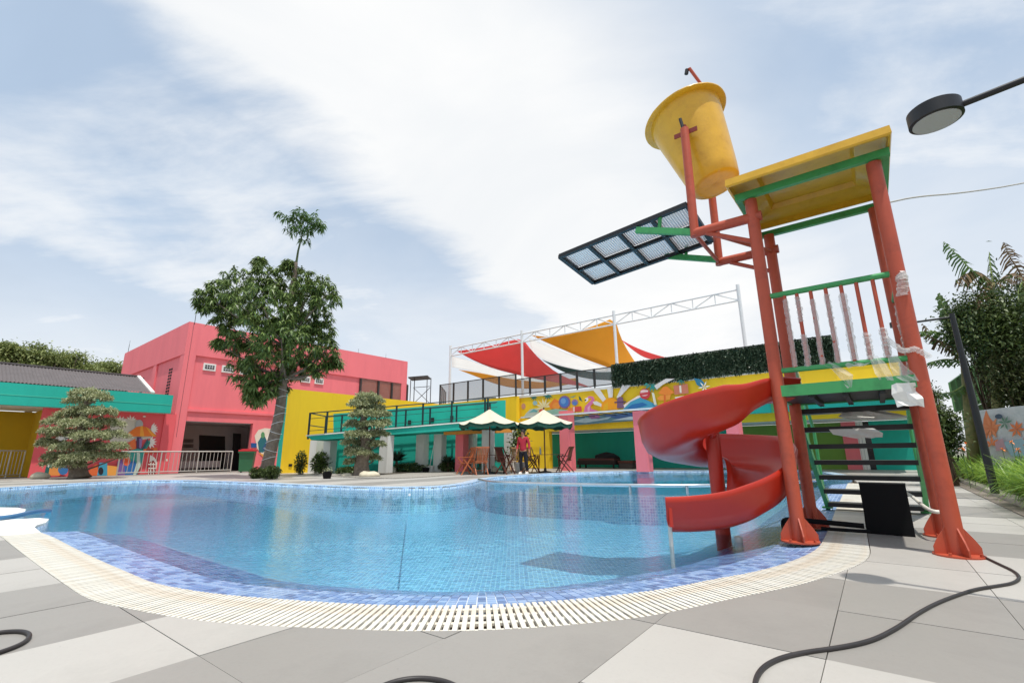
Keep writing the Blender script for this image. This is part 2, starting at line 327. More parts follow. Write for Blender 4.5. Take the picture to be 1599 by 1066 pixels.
def cdt(points, loops):
    """triangulate points with closed loops as constraints -> verts (np), tris"""
    V = [Vector(p) for p in points]; E = []
    for lp in loops:
        i = len(V); n = len(lp); V += [Vector(p) for p in lp]; E += [(i + k, i + (k + 1) % n) for k in range(n)]
    r = delaunay_2d_cdt(V, E, [], 0, 1e-5); return np.array([tuple(v) for v in r[0]]), r[2]

GA = R(52.8); E1 = np.array([math.cos(GA), math.sin(GA)]); E2 = np.array([-math.sin(GA), math.cos(GA)]); G1, G2, O1, O2 = .685, .652, .885, .265
def cell_shade(i, j):
    if j >= 3: return 1 if ((j - 4) // 2) % 2 == 0 else 0
    if j == 3: return 0
    if j in (1, 2): return 1
    if i <= 1: return 0
    return 1 if ((i - 2) // 2) % 2 == 0 else 0
def tile_mat(name, rgb):
    m = mat(name, rgb, .5, var=.055, scale=2.2, bump=.03, bscale=50, obj_rand=.35, island=.0, dirt=(tuple(x * .72 for x in rgb), 1.1, .6)); t = m.node_tree; b = t.nodes['Principled BSDF']; src = b.inputs['Base Color'].links[0].from_socket
    tc = t.nodes['Texture Coordinate']; n = N(t, 'ShaderNodeTexNoise'); n.inputs['Scale'].default_value = 60; n.inputs['Detail'].default_value = 4; n.inputs['Roughness'].default_value = .8; t.links.new(tc.outputs['Object'], n.inputs['Vector'])
    v = N(t, 'ShaderNodeTexVoronoi'); v.inputs['Scale'].default_value = 9; t.links.new(tc.outputs['Object'], v.inputs['Vector']); spot = math_node(t, 'MULTIPLY', math_node(t, 'LESS_THAN', v.outputs['Distance'], .035), .35)
    fac = math_node(t, 'ADD', math_node(t, 'MULTIPLY', math_node(t, 'SUBTRACT', n.outputs['Fac'], .5), .5), spot, True); mm = N(t, 'ShaderNodeMix', data_type='RGBA'); t.links.new(fac, mm.inputs[0]); t.links.new(src, mm.inputs[6]); mm.inputs[7].default_value = (*[x * .5 for x in rgb], 1); t.links.new(mm.outputs[2], b.inputs['Base Color']); return m
tl = tile_mat('pale_porcelain', lin((179, 175, 168))); td = tile_mat('grey_porcelain', lin((146, 142, 136)))
# bed edge on the right and back paving limit
BED = [gp(1478, 757)[:2], gp(1490, 768)[:2], gp(1540, 792)[:2], gp(1599, 823)[:2]]
bdir = BED[3] - BED[0]; bdir /= np.linalg.norm(bdir); BED0 = BED[3] - bdir * 16; BED1 = BED[3] + bdir * 8; bnorm = np.array([-bdir[1], bdir[0]])
if bnorm @ (np.array([20, 0]) - BED[3]) < 0: bnorm = -bnorm
def ground():
    m = MB(); W = 400.0
    V, T = cdt([(-W, -W), (W, -W), (W, W), (-W, W), (-30, -8), (-30, 60), (40, -8), (40, 60)], [hole_loop])
    keep = pick(V, T, None, hole_loop)
    m.raw([(x, y, -.012) for x, y in V], keep)
    build('ground', m, grout, smooth=False, kind='structure')
ground()
def deck():
    root = tag(empty('pool_deck'), kind='structure')
    base = {}; far = MB(); cells = []
    g = .0018
    for i in range(-34, 40):
        for j in range(-28, 40):
            c = E1 * (O1 + (i + .5) * G1) + E2 * (O2 + (j + .5) * G2)
            if c[1] < -2.5 or c[1] > 33 or c[0] < -26 or c[0] > 27: continue
            if (c - BED[3]) @ bnorm > .34: continue
            cells.append((i, j, c))
    C = np.array([c for _, _, c in cells]); dd = dist(C, hole_loop); ins = inside(C, hole_loop)
    # visible cells nearest to the camera become tiles of their own
    vis = []
    for k, (i, j, c) in enumerate(cells):
        if ins[k] and dd[k] > .5: continue
        d = np.array([c[0], c[1], 0]) - CAM; zf = d @ FW
        if zf > .3 and abs(d @ RT / zf) < 1.18 and -(d @ UP) / zf < .85: vis.append((np.linalg.norm(c), k))
    vis.sort(); near = set(k for _, k in vis[:290]); done = 0
    for k, (i, j, c) in enumerate(cells):
        if ins[k] and dd[k] > .5: continue
        h = lambda a, b: c + E1 * a * (G1 / 2 - g) + E2 * b * (G2 / 2 - g)
        quad = np.array([h(-1, -1), h(1, -1), h(1, 1), h(-1, 1)]); sh = cell_shade(i, j); far_clear = c[1] > 17.5
        sh = sh if not far_clear else 0
        dz = 0.0006 * ((i * 7 + j * 13) % 5 - 2)
        if dd[k] > .5 and not ins[k]:
            if k in near:
                if sh not in base:
                    q = MB(); P = [(-G1 / 2 + g, -G2 / 2 + g), (G1 / 2 - g, -G2 / 2 + g), (G1 / 2 - g, G2 / 2 - g), (-G1 / 2 + g, G2 / 2 - g)]
                    q.prism(P, -.011, 0); o = build('tile', q, td if sh else tl, root); base[sh] = o; o.rotation_euler = (0, 0, GA); o.location = (c[0], c[1], -.011 + dz)
                else: o = base[sh].copy(); col.objects.link(o); o.location = (c[0], c[1], -.011 + dz)
            else: far.prism(quad, -.011, dz, mi=sh)
        else:
            near_seg = hole_loop[dist(hole_loop, quad) < .5]
            sel = np.where((np.linalg.norm(hole_loop - c, axis=1) < 1.1))[0]
            if len(sel) == 0: continue
            V = [Vector(p) for p in quad]; E = [(0, 1), (1, 2), (2, 3), (3, 0)]
            for s in sel:
                a = len(V); V += [Vector(hole_loop[s]), Vector(hole_loop[(s + 1) % len(hole_loop)])]; E.append((a, a + 1))
            r = delaunay_2d_cdt(V, E, [], 0, 1e-6); VV = np.array([tuple(v) for v in r[0]]); tris = []
            for t in r[2]:
                ce = VV[list(t)].mean(0)
                loc = (ce - c); 
                if abs(loc @ E1) < G1 / 2 - g and abs(loc @ E2) < G2 / 2 - g and not inside(ce, hole_loop)[0]: tris.append(t)
            if not tris: continue
            q = MB() if k in near else far; mi = 0 if k in near else sh
            q.raw([(x, y, dz) for x, y in VV], tris, mi)
            cnt = {}
            for t in tris:
                for a, b in ((t[0], t[1]), (t[1], t[2]), (t[2], t[0])): cnt[(a, b)] = 1
            for (a, b) in cnt:
                if (b, a) not in cnt: q.face([(VV[b][0], VV[b][1], dz), (VV[a][0], VV[a][1], dz), (VV[a][0], VV[a][1], -.03), (VV[b][0], VV[b][1], -.03)], mi)
            if k in near: build('tile', q, td if sh else tl, root)
    build('distant_tiles', far, [tl, td], root, kind='stuff')
deck()

# ------------------------------------------------------------------ pool shell, mosaic, water
def mosaic_mat():
    m = bpy.data.materials.new('blue_mosaic'); m.use_nodes = True; t = m.node_tree; L = t.links.new; b = t.nodes['Principled BSDF']; b.inputs['Roughness'].default_value = .3
    tc = N(t, 'ShaderNodeTexCoord'); mp = N(t, 'ShaderNodeMapping'); mp.inputs['Rotation'].default_value = (0, 0, 0); sx = N(t, 'ShaderNodeSeparateXYZ'); L(tc.outputs['Object'], sx.inputs[0]); ge = N(t, 'ShaderNodeNewGeometry'); sn = N(t, 'ShaderNodeSeparateXYZ'); L(ge.outputs['True Normal'], sn.inputs[0])
    # steep faces are tiled along their length and height instead of in plan
    al = math_node(t, 'SUBTRACT', math_node(t, 'MULTIPLY', sx.outputs[0], sn.outputs[1]), math_node(t, 'MULTIPLY', sx.outputs[1], sn.outputs[0])); cv = N(t, 'ShaderNodeCombineXYZ'); L(al, cv.inputs[0]); L(sx.outputs[2], cv.inputs[1])
    mv = N(t, 'ShaderNodeMix', data_type='VECTOR'); L(math_node(t, 'LESS_THAN', math_node(t, 'ABSOLUTE', sn.outputs[2]), .75), mv.inputs[0]); L(tc.outputs['Object'], mv.inputs[4]); L(cv.outputs[0], mv.inputs[5]); L(mv.outputs[1], mp.inputs[0])
    br = N(t, 'ShaderNodeTexBrick'); br.offset = 0; br.inputs['Scale'].default_value = 1; br.inputs['Brick Width'].default_value = .055; br.inputs['Row Height'].default_value = .055
    br.inputs['Mortar Size'].default_value = .0055; br.inputs['Mortar Smooth'].default_value = .2; br.inputs['Bias'].default_value = -.1
    br.inputs['Color1'].default_value = (.22, .38, .60, 1); br.inputs['Color2'].default_value = (.52, .70, .87, 1); br.inputs['Mortar'].default_value = (.78, .85, .90, 1); L(mp.outputs[0], br.inputs['Vector'])
    L(br.outputs[0], b.inputs['Base Color']); return m
mosaic = mosaic_mat()
tmat = [mat('mosaic_glaze_pale', lin((150, 178, 214)), .3, var=.07, scale=20, obj_rand=.5, island=.4), mat('mosaic_glaze_mid', lin((122, 154, 200)), .3, var=.08, scale=20, obj_rand=.5, island=.4), mat('mosaic_glaze_slate', lin((100, 128, 172)), .3, var=.08, scale=20, obj_rand=.5, island=.4)]
mgrout = mat('mosaic_grout', lin((208, 216, 232)), .8, var=.06)
WATER_Z = -.045
def depth(d): return np.interp(d, [0, .33, .8, 1.5, 2.3, 60], [-.016, -.047, -.15, -.45, -.66, -.70])
def pool():
    xs = np.arange(-24, 12.5, .3); ys = np.arange(2.2, 25, .3); G = np.array([(x, y) for x in xs for y in ys])
    G = G[inside(G, pool_loop)]; G = G[dist(G, pool_loop) > .9]
    rings = []
    nrm = np.roll(pool_loop, -1, 0) - np.roll(pool_loop, 1, 0); nrm /= np.linalg.norm(nrm, axis=1)[:, None]; nrm = np.stack([-nrm[:, 1], nrm[:, 0]], 1)
    for off in (.14, .27, .42, .6, .8):
        P = pool_loop + nrm * off
        if not inside(P[len(P) // 8], pool_loop)[0]: P = pool_loop - nrm * off
        for sgn in (1, -1):
            Q = pool_loop + nrm * off * sgn; Q = Q[inside(Q, pool_loop)]; Q = Q[dist(Q, pool_loop) > off * .97]; rings.append(Q[::2] if off > .3 else Q)
    pts = np.vstack([G] + rings); V, T = cdt(pts, [pool_loop])
    keep = pick(V, T, pool_loop)
    d = dist(V, pool_loop); Z = depth(d)
    # the second, shallower basin behind the divider rail and the far walls drop straight down
    dn = dist(V, I_near, closed=False); Z = np.where(dn - d > .05, np.interp(d, [0, .05, .3, 60], [-.016, -.25, -.60, -.70]), Z)
    m = MB(); m.raw([(V[i][0], V[i][1], Z[i] - .004) for i in range(len(V))], keep)
    n = len(pool_loop)
    for i in range(n):
        a, b = pool_loop[i], pool_loop[(i + 1) % n]; m.face([(*a, -.018), (*b, -.018), (*b, -.4), (*a, -.4)])
    o = build('pool_basin', m, mosaic, kind='structure'); o.location.z += 0
    # gutter channel below the grating
    V, T = cdt([], [hole_loop, pool_loop]); keep = pick(V, T, hole_loop, pool_loop)
    m = MB(); m.raw([(x, y, -.075) for x, y in V], keep)
    for lp in (hole_loop,):
        for i in range(len(lp)):
            a, b = lp[i], lp[(i + 1) % len(lp)]; m.face([(*a, -.0125), (*b, -.0125), (*b, -.075), (*a, -.075)])
    build('overflow_channel', m, chan, kind='structure')
pool()
def strip_frames(inner, outer, pitch):
    """pairs of points across the strip, square to the inner edge"""
    P = resample(inner, pitch); d = np.gradient(P, axis=0); d /= np.linalg.norm(d, axis=1)[:, None]; n = np.stack([d[:, 1], -d[:, 0]], 1)
    if dist(P[len(P) // 3:len(P) // 3 + 1] + n[len(P) // 3] * .2, outer, False)[0] > dist(P[len(P) // 3:len(P) // 3 + 1], outer, False)[0]: n = -n
    k = 25; ker = np.ones(k) / k; n = np.stack([np.convolve(np.pad(n[:, q], k // 2, 'edge'), ker, 'valid') for q in (0, 1)], 1); n /= np.linalg.norm(n, axis=1)[:, None]
    return P, d, n
def hit(p, n, line):
    best = None
    for a, b in zip(line[:-1], line[1:]):
        ab = b - a; det = n[0] * -ab[1] + ab[0] * n[1]
        if abs(det) < 1e-9: continue
        q = a - p; t = (q[0] * -ab[1] + ab[0] * q[1]) / det; s = (n[0] * q[1] - n[1] * q[0]) / det
        if 0 <= s <= 1 and t > .02 and (best is None or t < best): best = t
    return best
def grating():
    root = empty('overflow_grating', (*gp(734, 960)[:2], 0), label='cream slatted overflow grating curving along the near pool edge', cat='drain grating')
    P, d, n = strip_frames(I_near, O_near, .0345); far = MB(); L0 = .35; items = []
    for i in range(len(P)):
        w = hit(P[i], n[i], O_near)
        if w is None or w > .75: w = .42
        w = min(w, .8); items.append((i, w))
    items.sort(key=lambda q: np.linalg.norm(P[q[0]])); base = None
    for k, (i, w) in enumerate(items):
        a = P[i] + n[i] * .004; b = P[i] + n[i] * (w - .006); c = (a + b) / 2; ln = np.linalg.norm(b - a)
        if k < 290:
            if base is None:
                q = MB(); q.box((0, 0, 0), (.0225, 1, .022)); base = build('slat', q, gratem, root, world=False)
                o = base
            else: o = base.copy(); col.objects.link(o)
            o.location = (c[0] - root.location.x, c[1] - root.location.y, -.0235 + .0006 * math.sin(i * 1.7)); o.rotation_euler = (0, 0, math.atan2(n[i][1], n[i][0]) - math.pi / 2 + .006 * math.sin(i * 2.3)); o.scale = (1, ln, 1)
        else: far.bar((*a, -.0125), (*b, -.0125), .0225, .022)
    if far.v: build('distant_slats', far, gratem, root, kind='stuff')
    # the cross ribs that tie the slats together
    ws = {i: w for i, w in items}; m = MB()
    for f in (.1, .37, .63, .9):
        for i in range(len(P) - 1): 
            a = P[i] + n[i] * ws[i] * f; b = P[i + 1] + n[i + 1] * ws[i + 1] * f
            if np.linalg.norm(b - a) < .3: m.bar((*a, -.019), (*b, -.019), .03, .012)
    build('cross_rib', m, gratem, root)
grating()
def mosaic_band():
    root = empty('pool_edge_mosaic', (*gp(734, 930)[:2], 0), label='pale blue square mosaic sloping from the grating into the water', cat='mosaic tiles'); root['kind'] = 'structure'; del root['category']
    P, d, n = strip_frames(I_near, O_near, .056); n = -n; rows = 14; s = .056; cells = []
    for i in range(len(P)):
        for j in range(rows):
            c = P[i] + n[i] * (s * (j + .5)); 
            cells.append((i, j, c))
    C = np.array([c for *_, c in cells]); dd = dist(C, pool_loop); ins = inside(C, pool_loop); order = sorted([k for k in range(len(cells)) if cells[k][1] < 5], key=lambda k: np.linalg.norm(C[k])); near = set(order[:285]); far = MB(); base = {}
    for k, (i, j, c) in enumerate(cells):
        if not ins[k] or dd[k] < s * (j + .5) * .85: continue
        shr = 1.0; ni = min(i + 1, len(P) - 1); pi = max(i - 1, 0)
        wid = np.linalg.norm((P[ni] + n[ni] * s * (j + .5)) - (P[pi] + n[pi] * s * (j + .5))) / (ni - pi) - .0075
        if wid < .02: continue
        z0, z1 = depth(np.array([max(dd[k] - s / 2, 0), dd[k] + s / 2])); z = (z0 + z1) / 2; tilt = math.atan2(z1 - z0, s)
        rz = math.atan2(n[i][1], n[i][0]) - math.pi / 2; ci = random.choices((0, 1, 2), (5, 4, 2))[0]
        if k in near:
            if ci not in base:
                q = MB(); q.box((0, 0, 0), (.051, .0495, .006)); o = base[ci] = build('mosaic_tile', q, tmat[ci], root, world=False)
            else: o = base[ci].copy(); col.objects.link(o)
            o.location = (c[0] - root.location.x, c[1] - root.location.y, z); o.rotation_euler = (tilt, 0, rz); o.scale = (wid / .051, 1, 1)
        else:
            M = (Matrix.Rotation(rz, 3, 'Z') @ Matrix.Rotation(tilt, 3, 'X')); far.box((c[0], c[1], z), (wid, .0485, .006), M=M, mi=ci)
    build('distant_mosaic', far, tmat, root, kind='stuff')
    # grout bed
    m = MB(); q = [P + n * o for o in (0, .14, .28, .5, .78)]; zz = depth(np.array([0, .14, .28, .5, .78])) - .001
    for r_ in range(4):
        for i in range(len(P) - 1):
            a, b, c, e = q[r_][i], q[r_][i + 1], q[r_ + 1][i + 1], q[r_ + 1][i]; m.face([(*a, zz[r_]), (*b, zz[r_]), (*c, zz[r_ + 1]), (*e, zz[r_ + 1])])
    build('grout_bed', m, mgrout, root)
mosaic_band()
def water():
    m = bpy.data.materials.new('pool_water'); m.use_nodes = True; t = m.node_tree; L = t.links.new; t.nodes.clear()
    out = N(t, 'ShaderNodeOutputMaterial'); tr = N(t, 'ShaderNodeBsdfTransparent'); tr.inputs[0].default_value = (.90, .97, 1.0, 1); gl = N(t, 'ShaderNodeBsdfGlossy'); gl.inputs['Roughness'].default_value = .015
    tc = N(t, 'ShaderNodeTexCoord'); hs = []
    for sc, det, st, sx in ((1.3, 2, .24, 1.0), (9.0, 3, .32, 1.7), (30, 3, .18, 1.9)):
        mp = N(t, 'ShaderNodeMapping'); mp.inputs['Scale'].default_value = (1, sx, 1); L(tc.outputs['Object'], mp.inputs[0])
        n = N(t, 'ShaderNodeTexNoise'); n.inputs['Scale'].default_value = sc; n.inputs['Detail'].default_value = det; n.inputs['Distortion'].default_value = .6; L(mp.outputs[0], n.inputs['Vector']); hs.append(math_node(t, 'MULTIPLY', n.outputs['Fac'], st))
    h = math_node(t, 'ADD', hs[0], math_node(t, 'ADD', hs[1], hs[2]))
    bp = N(t, 'ShaderNodeBump'); bp.inputs['Strength'].default_value = 1.0; bp.inputs['Distance'].default_value = .017; L(h, bp.inputs['Height'])
    fr = N(t, 'ShaderNodeFresnel'); fr.inputs[0].default_value = 1.6; L(bp.outputs[0], fr.inputs['Normal']); L(bp.outputs[0], gl.inputs['Normal'])
    ms = N(t, 'ShaderNodeMixShader'); L(fr.outputs[0], ms.inputs[0]); L(tr.outputs[0], ms.inputs[1]); L(gl.outputs[0], ms.inputs[2]); L(ms.outputs[0], out.inputs['Surface'])
    va = N(t, 'ShaderNodeVolumeAbsorption'); va.inputs[0].default_value = (.06, .78, .88, 1); va.inputs[1].default_value = .30; L(va.outputs[0], out.inputs['Volume'])
    V, T = cdt([], [pool_loop]); keep = pick(V, T, pool_loop)
    q = MB(); nV = len(V); q.raw([(x, y, WATER_Z) for x, y in V] + [(x, y, -1.6) for x, y in V], [tuple(k) for k in keep] + [tuple(nV + a for a in reversed(k)) for k in keep])
    cnt = {(a, b) for k in keep for a, b in ((k[0], k[1]), (k[1], k[2]), (k[2], k[0]))}
    for a, b in cnt:
        if (b, a) not in cnt: q.f.append((b, a, nV + a, nV + b)); q.m.append(0)
    build('pool_water', q, m, kind='structure')
water()
# white coping shapes at the left inlet
def left_coping():
    a = [gp(u, v)[:2] for u, v in ((64, 831), (54, 823), (58, 819.5), (72, 815.5), (77, 810), (60, 808.5), (30, 810.5), (-12, 811), (-12, 806), (-190, 803), (-190, 838), (0, 836), (20, 835))]
    m = MB(); V, T = cdt([], [np.array(a[:8] + [gp(-20, 812)[:2], gp(-190, 812)[:2]] + a[10:])]); lp = np.array(a[:8] + [gp(-20, 812)[:2], gp(-190, 812)[:2]] + a[10:])
    def slab(lp, name):
        V, T = cdt([], [lp]); keep = [t for t in T if inside(V[list(t)].mean(0), lp)[0]]; q = MB(); q.raw([(x, y, .003) for x, y in V], keep)
        for i in range(len(lp)): p, r = lp[i], lp[(i + 1) % len(lp)]; q.face([(*p, .003), (*r, .003), (*r, -.07), (*p, -.07)])
        return q
    o = build('pool_coping', slab(lp, ''), whitecop); tag(o, 'white smooth coping where the grating ends beside the left inlet', 'coping')
    lp2 = np.array([gp(u, v)[:2] for u, v in ((-190, 797), (-60, 793), (0, 792), (28, 792.5), (41, 795), (37, 801), (20, 804), (-12, 805.5), (-190, 806))])
    o = build('pool_coping', slab(lp2, ''), whitecop); tag(o, 'white rounded coping tongue on the far side of the left inlet', 'coping')
left_coping()
# far rim: thin pale coping with a darker tile line just at the water
def far_rim():
    P = resample(F_far, .3); d = np.gradient(P, axis=0); d /= np.linalg.norm(d, axis=1)[:, None]; n = np.stack([-d[:, 1], d[:, 0]], 1)
    if inside((P + n * .2)[20:21], pool_loop)[0]: n = -n
    root = empty('far_pool_rim', (*P[len(P) // 2], 0)); root['kind'] = 'structure'; m = MB()
    for i in range(len(P) - 1):
        a, b = P[i], P[i + 1]; c, e = b + n[i + 1] * .32, a + n[i] * .32
        m.face([(*a, .02), (*b, .02), (*c, .02), (*e, .02)]); m.face([(*a, -.3), (*b, -.3), (*b, .02), (*a, .02)]); m.face([(*e, -.01), (*c, -.01), (*c, .02), (*e, .02)])
    build('mosaic_rim', m, mosaic, root)
far_rim()
# planting and gravel
def flat_patch(name, px, z, m, sm=1, pts=None):
    lp = smooth(pts if pts is not None else gpx(px), sm); V, T = cdt([], [lp]); keep = [t for t in T if inside(V[list(t)].mean(0), lp)[0]]
    q = MB(); q.raw([(x, y, z) for x, y in V], keep)
    for i in range(len(lp)): a, b = lp[i], lp[(i + 1) % len(lp)]; q.face([(*a, z), (*b, z), (*b, -.02), (*a, -.02)])
    return build(name, q, m, kind='structure')
flat_patch('gravel_bed', [(520, 744), (600, 748), (660, 745.5), (700, 742), (760, 739), (820, 735.5), (812, 731), (640, 730), (505, 733), (500, 739)], .03, gravel)
flat_patch('planting_bed', [(530, 741), (575, 743.5), (640, 739.5), (668, 735), (640, 733), (560, 733), (528, 737)], .05, soil)

# ------------------------------------------------------------------ slide tower (own frame: x along the front, y away from the viewer)
TZ = R(-37.5)
tower = empty('slide_tower', (3.15, 4.37, 0), TZ, 'orange and green steel play tower with yellow roof and rear steps at the pool edge', 'play tower')
def T(name, mb, m, parent=None, **k): return build(name, mb, m, parent or tower, world=False, **k)
for a, b in ((-.5, -.5), (.5, -.5), (-.5, .5), (.5, .5)):
    m = MB(); m.tube([(a, b, .012), (a, b, 3.24)], .056, 28); leg = T('leg', m, orange, smooth=40)
    m = MB(); m.lathe([(0, 0), (.148, 0), (.148, .012), (0, .012)], 24, Matrix.Translation((a, b, .0)))
    for k in range(4):
        an = k * math.pi / 2 + .35; c, s = math.cos(an), math.sin(an); nx, ny = -s * .005, c * .005
        P = [(.048, .012), (.143, .012), (.143, .06), (.115, .11), (.053, .20)]
        A = [(a + c * r + nx, b + s * r + ny, z) for r, z in P]; B = [(a + c * r - nx, b + s * r - ny, z) for r, z in P]
        m.raw(A + B, [(0, 1, 2, 3, 4), (9, 8, 7, 6, 5)] + [(i, (i + 1) % 5 + 0, 5 + (i + 1) % 5, 5 + i) for i in range(5)])
    T('foot_plate', m, orange)
    m = MB()
    for k in range(4):
        an = k * math.pi / 2 + .35 + math.pi / 4; m.tube([(a + .128 * math.cos(an), b + .128 * math.sin(an), .01), (a + .128 * math.cos(an), b + .128 * math.sin(an), .032)], .011, 6)
    T('bolts', m, orange)
# roof beams
for y, z in ((-.55, 3.28), (.55, 3.28)): m = MB(); m.bar((-.63, y, z), (.62, y, z), .05, .07); T('roof_beam', m, greens)
for x in (-.6, .59): m = MB(); m.bar((x, -.524, 3.28), (x, .524, 3.28), .05, .069); T('roof_beam', m, greens)
def roof():
    m = MB(); n = 4
    def ring(x0, x1, y0, y1, za, zb): return [(x0, y0, za), (x1, y0, za), (x1, y1, zb), (x0, y1, zb)]
    rs = [ring(-.655, .63, -.78, .60, 3.31, 3.375), ring(-.665, .64, -.79, .61, 3.325, 3.39), ring(-.66, .635, -.785, .605, 3.395, 3.455), ring(-.62, .595, -.745, .565, 3.41, 3.47), ring(-.43, .40, -.54, .42, 3.47, 3.52), ring(-.40, .37, -.50, .39, 3.53, 3.57), ring(-.38, .35, -.48, .37, 3.54, 3.58)]
    V = [p for r in rs for p in r]; F = [(i * 4 + k, i * 4 + (k + 1) % 4, i * 4 + 4 + (k + 1) % 4, i * 4 + 4 + k) for i in range(len(rs) - 1) for k in range(4)] + [(24, 25, 26, 27)]
    m.raw(V, F)
    # underside follows 12 mm below
    ri = [ring(-.64, .615, -.765, .585, 3.31, 3.375), ring(-.64, .615, -.765, .585, 3.383, 3.443), ring(-.61, .585, -.735, .555, 3.398, 3.458), ring(-.42, .39, -.53, .41, 3.458, 3.508), ring(-.39, .36, -.49, .38, 3.518, 3.558)]
    V = [p for r in ri for p in r]; F = [(i * 4 + (k + 1) % 4, i * 4 + k, i * 4 + 4 + k, i * 4 + 4 + (k + 1) % 4) for i in range(len(ri) - 1) for k in range(4)] + [(19, 18, 17, 16)]
    m.raw(V, F); m.raw(rs[0] + ri[0], [((k + 1) % 4, k, 4 + k, 4 + (k + 1) % 4) for k in range(4)])
    r = T('roof', m, yellowf)
roof()
# railing on the front, with packing film still on the bars
for z, r_ in ((2.2, .026), (1.475, .024)): m = MB(); m.tube([(-.5, -.5, z), (.5, -.5, z)], r_, 14); T('rail', m, greens, smooth=40)
bx = [-.335, -.235, -.125, -.01, .105, .215, .33]
for i, x in enumerate(bx):
    m = MB(); m.tube([(x, -.5, 1.49), (x, -.5, 2.18)], .016, 10); T('baluster', m, orange, smooth=40)
def film(pts, r, name='packing_film', n=9):
    """crumpled plastic wound about a line of points"""
    P = []; pts = [np.array(p, float) for p in pts]; K = 26
    for k in range(K + 1):
        t = k / K * (len(pts) - 1); i = min(int(t), len(pts) - 2); P.append(pts[i] * (1 - t + i) + pts[i + 1] * (t - i) + rng.normal(size=3) * .003)
    rr = [.017 + (r - .014) * (.45 + .4 * rng.random()) for _ in P]; m = MB(); m.tube(P, rr, n, caps=False); A = np.array(m.v) + rng.normal(size=(len(m.v), 3)) * r * .06; m.v = [tuple(q) for q in A]
    return T(name, m, plast)
for x, z0, z1, r_ in ((-.335, 1.5, 2.14, .021), (-.235, 1.49, 1.78, .027), (-.235, 1.9, 2.15, .02), (-.125, 1.49, 2.1, .021), (-.01, 1.49, 2.12, .022), (.105, 1.50, 2.1, .034), (.215, 1.49, 1.72, .028), (.33, 1.49, 1.74, .03)): film([(x, -.5, z0), (x + .004, -.503, (z0 + z1) / 2), (x, -.5, z1)], r_)
film([(.33, -.51, 1.66), (.43, -.55, 1.53), (.50, -.59, 1.53), (.58, -.55, 1.46)], .02)
film([(.5, -.575, 1.98), (.515, -.565, 2.1), (.52, -.55, 2.17)], .045)
def drape(pts, w, name='loose_film', mt=None):
    m = MB(); L = []
    for p, ww in zip(pts, w): L.append([(p[0] + ww * s + .006 * rng.normal(), p[1] + .012 * rng.normal(), p[2] + .006 * rng.normal()) for s in (-1, -.5, 0, .5, 1)])
    for i in range(len(L) - 1):
        for k in range(4): m.face([L[i][k], L[i][k + 1], L[i + 1][k + 1], L[i + 1][k]])
    return T(name, m, mt or plast)
drape([(-.10, -.53, 1.5), (-.02, -.54, 1.43), (.02, -.55, 1.36), (.04, -.55, 1.27)], (.03, .05, .05, .02))
drape([(.24, -.53, 1.52), (.26, -.54, 1.44), (.28, -.55, 1.36), (.29, -.55, 1.30)], (.03, .05, .05, .04))
drape([(.36, -.53, 1.50), (.38, -.54, 1.42), (.41, -.55, 1.34), (.44, -.55, 1.28)], (.03, .05, .06, .05))
drape([(.38, -.55, 1.27), (.39, -.56, 1.20), (.40, -.56, 1.14), (.41, -.56, 1.09)], (.07, .08, .09, .085), mt=whitep)
drape([(.08, -.53, 1.475), (.12, -.535, 1.44), (.16, -.53, 1.47)], (.05, .06, .05))
# platform
for y in (-.53, .53): m = MB(); m.bar((-.48, y, 1.285), (.48, y, 1.285), .035, .10); T('platform_beam', m, greens)
for x in (-.53, .53): m = MB(); m.bar((x, -.5, 1.285), (x, .5, 1.285), .035, .099); T('platform_beam', m, greens)
m = MB(); m.box((0, 0, 1.262), (1.02, 1.02, .03)); T('platform_floor', m, blacks)
for x in (-.25, .0, .25): m = MB(); m.bar((x, -.5, 1.225), (x, .5, 1.225), .04, .04); T('floor_joist', m, blacks)
# side rail right with film
for z in (2.2, 1.475): m = MB(); m.tube([(.5, -.5, z), (.5, .5, z)], .024, 12); T('side_rail', m, greens, smooth=40)
for y in (-.25, 0, .25): m = MB(); m.tube([(.5, y, 1.49), (.5, y, 2.18)], .016, 8); T('side_baluster', m, orange, smooth=40); film([(.5, y, 1.5), (.5, y, 1.85), (.5, y, 2.1)], .028)
# stairs behind
for x in (-.52, .5):
    m = MB(); m.bar((x, .56, 1.32), (x, 2.56, .02), .05, .11); T('stringer', m, greens)
    m = MB(); m.box((x, 2.5, .012), (.12, .12, .02)); T('stringer_foot', m, greens)
    m = MB(); m.tube([(x, .52, 2.18), (x, 2.3, 1.02)], .02, 10); m.tube([(x, 2.3, 1.02), (x, 2.3, .18)], .02, 10); m.tube([(x, 1.4, 1.6), (x, 1.4, .78)], .02, 10); T('handrail', m, greens, smooth=40)
    film([(x, .6, 2.12), (x, 1.2, 1.73), (x, 1.7, 1.41)], .036)
for k in range(7):
    i = .85 + 1.2 * k; z = 1.3 * (1 - i / 8.5); y = .5 + 1.97 * i / 8.5
    m = MB(); m.box((-.01, y, z), (.96, .23, .052)); tr_ = T('tread', m, blacks)
drape([(.05, .66, 1.17), (.12, .60, 1.10), (.2, .56, 1.05)], (.1, .25, .22), mt=whitep); drape([(-.05, .86, .98), (0, .8, .92), (.1, .78, .88)], (.2, .22, .1), mt=whitep)

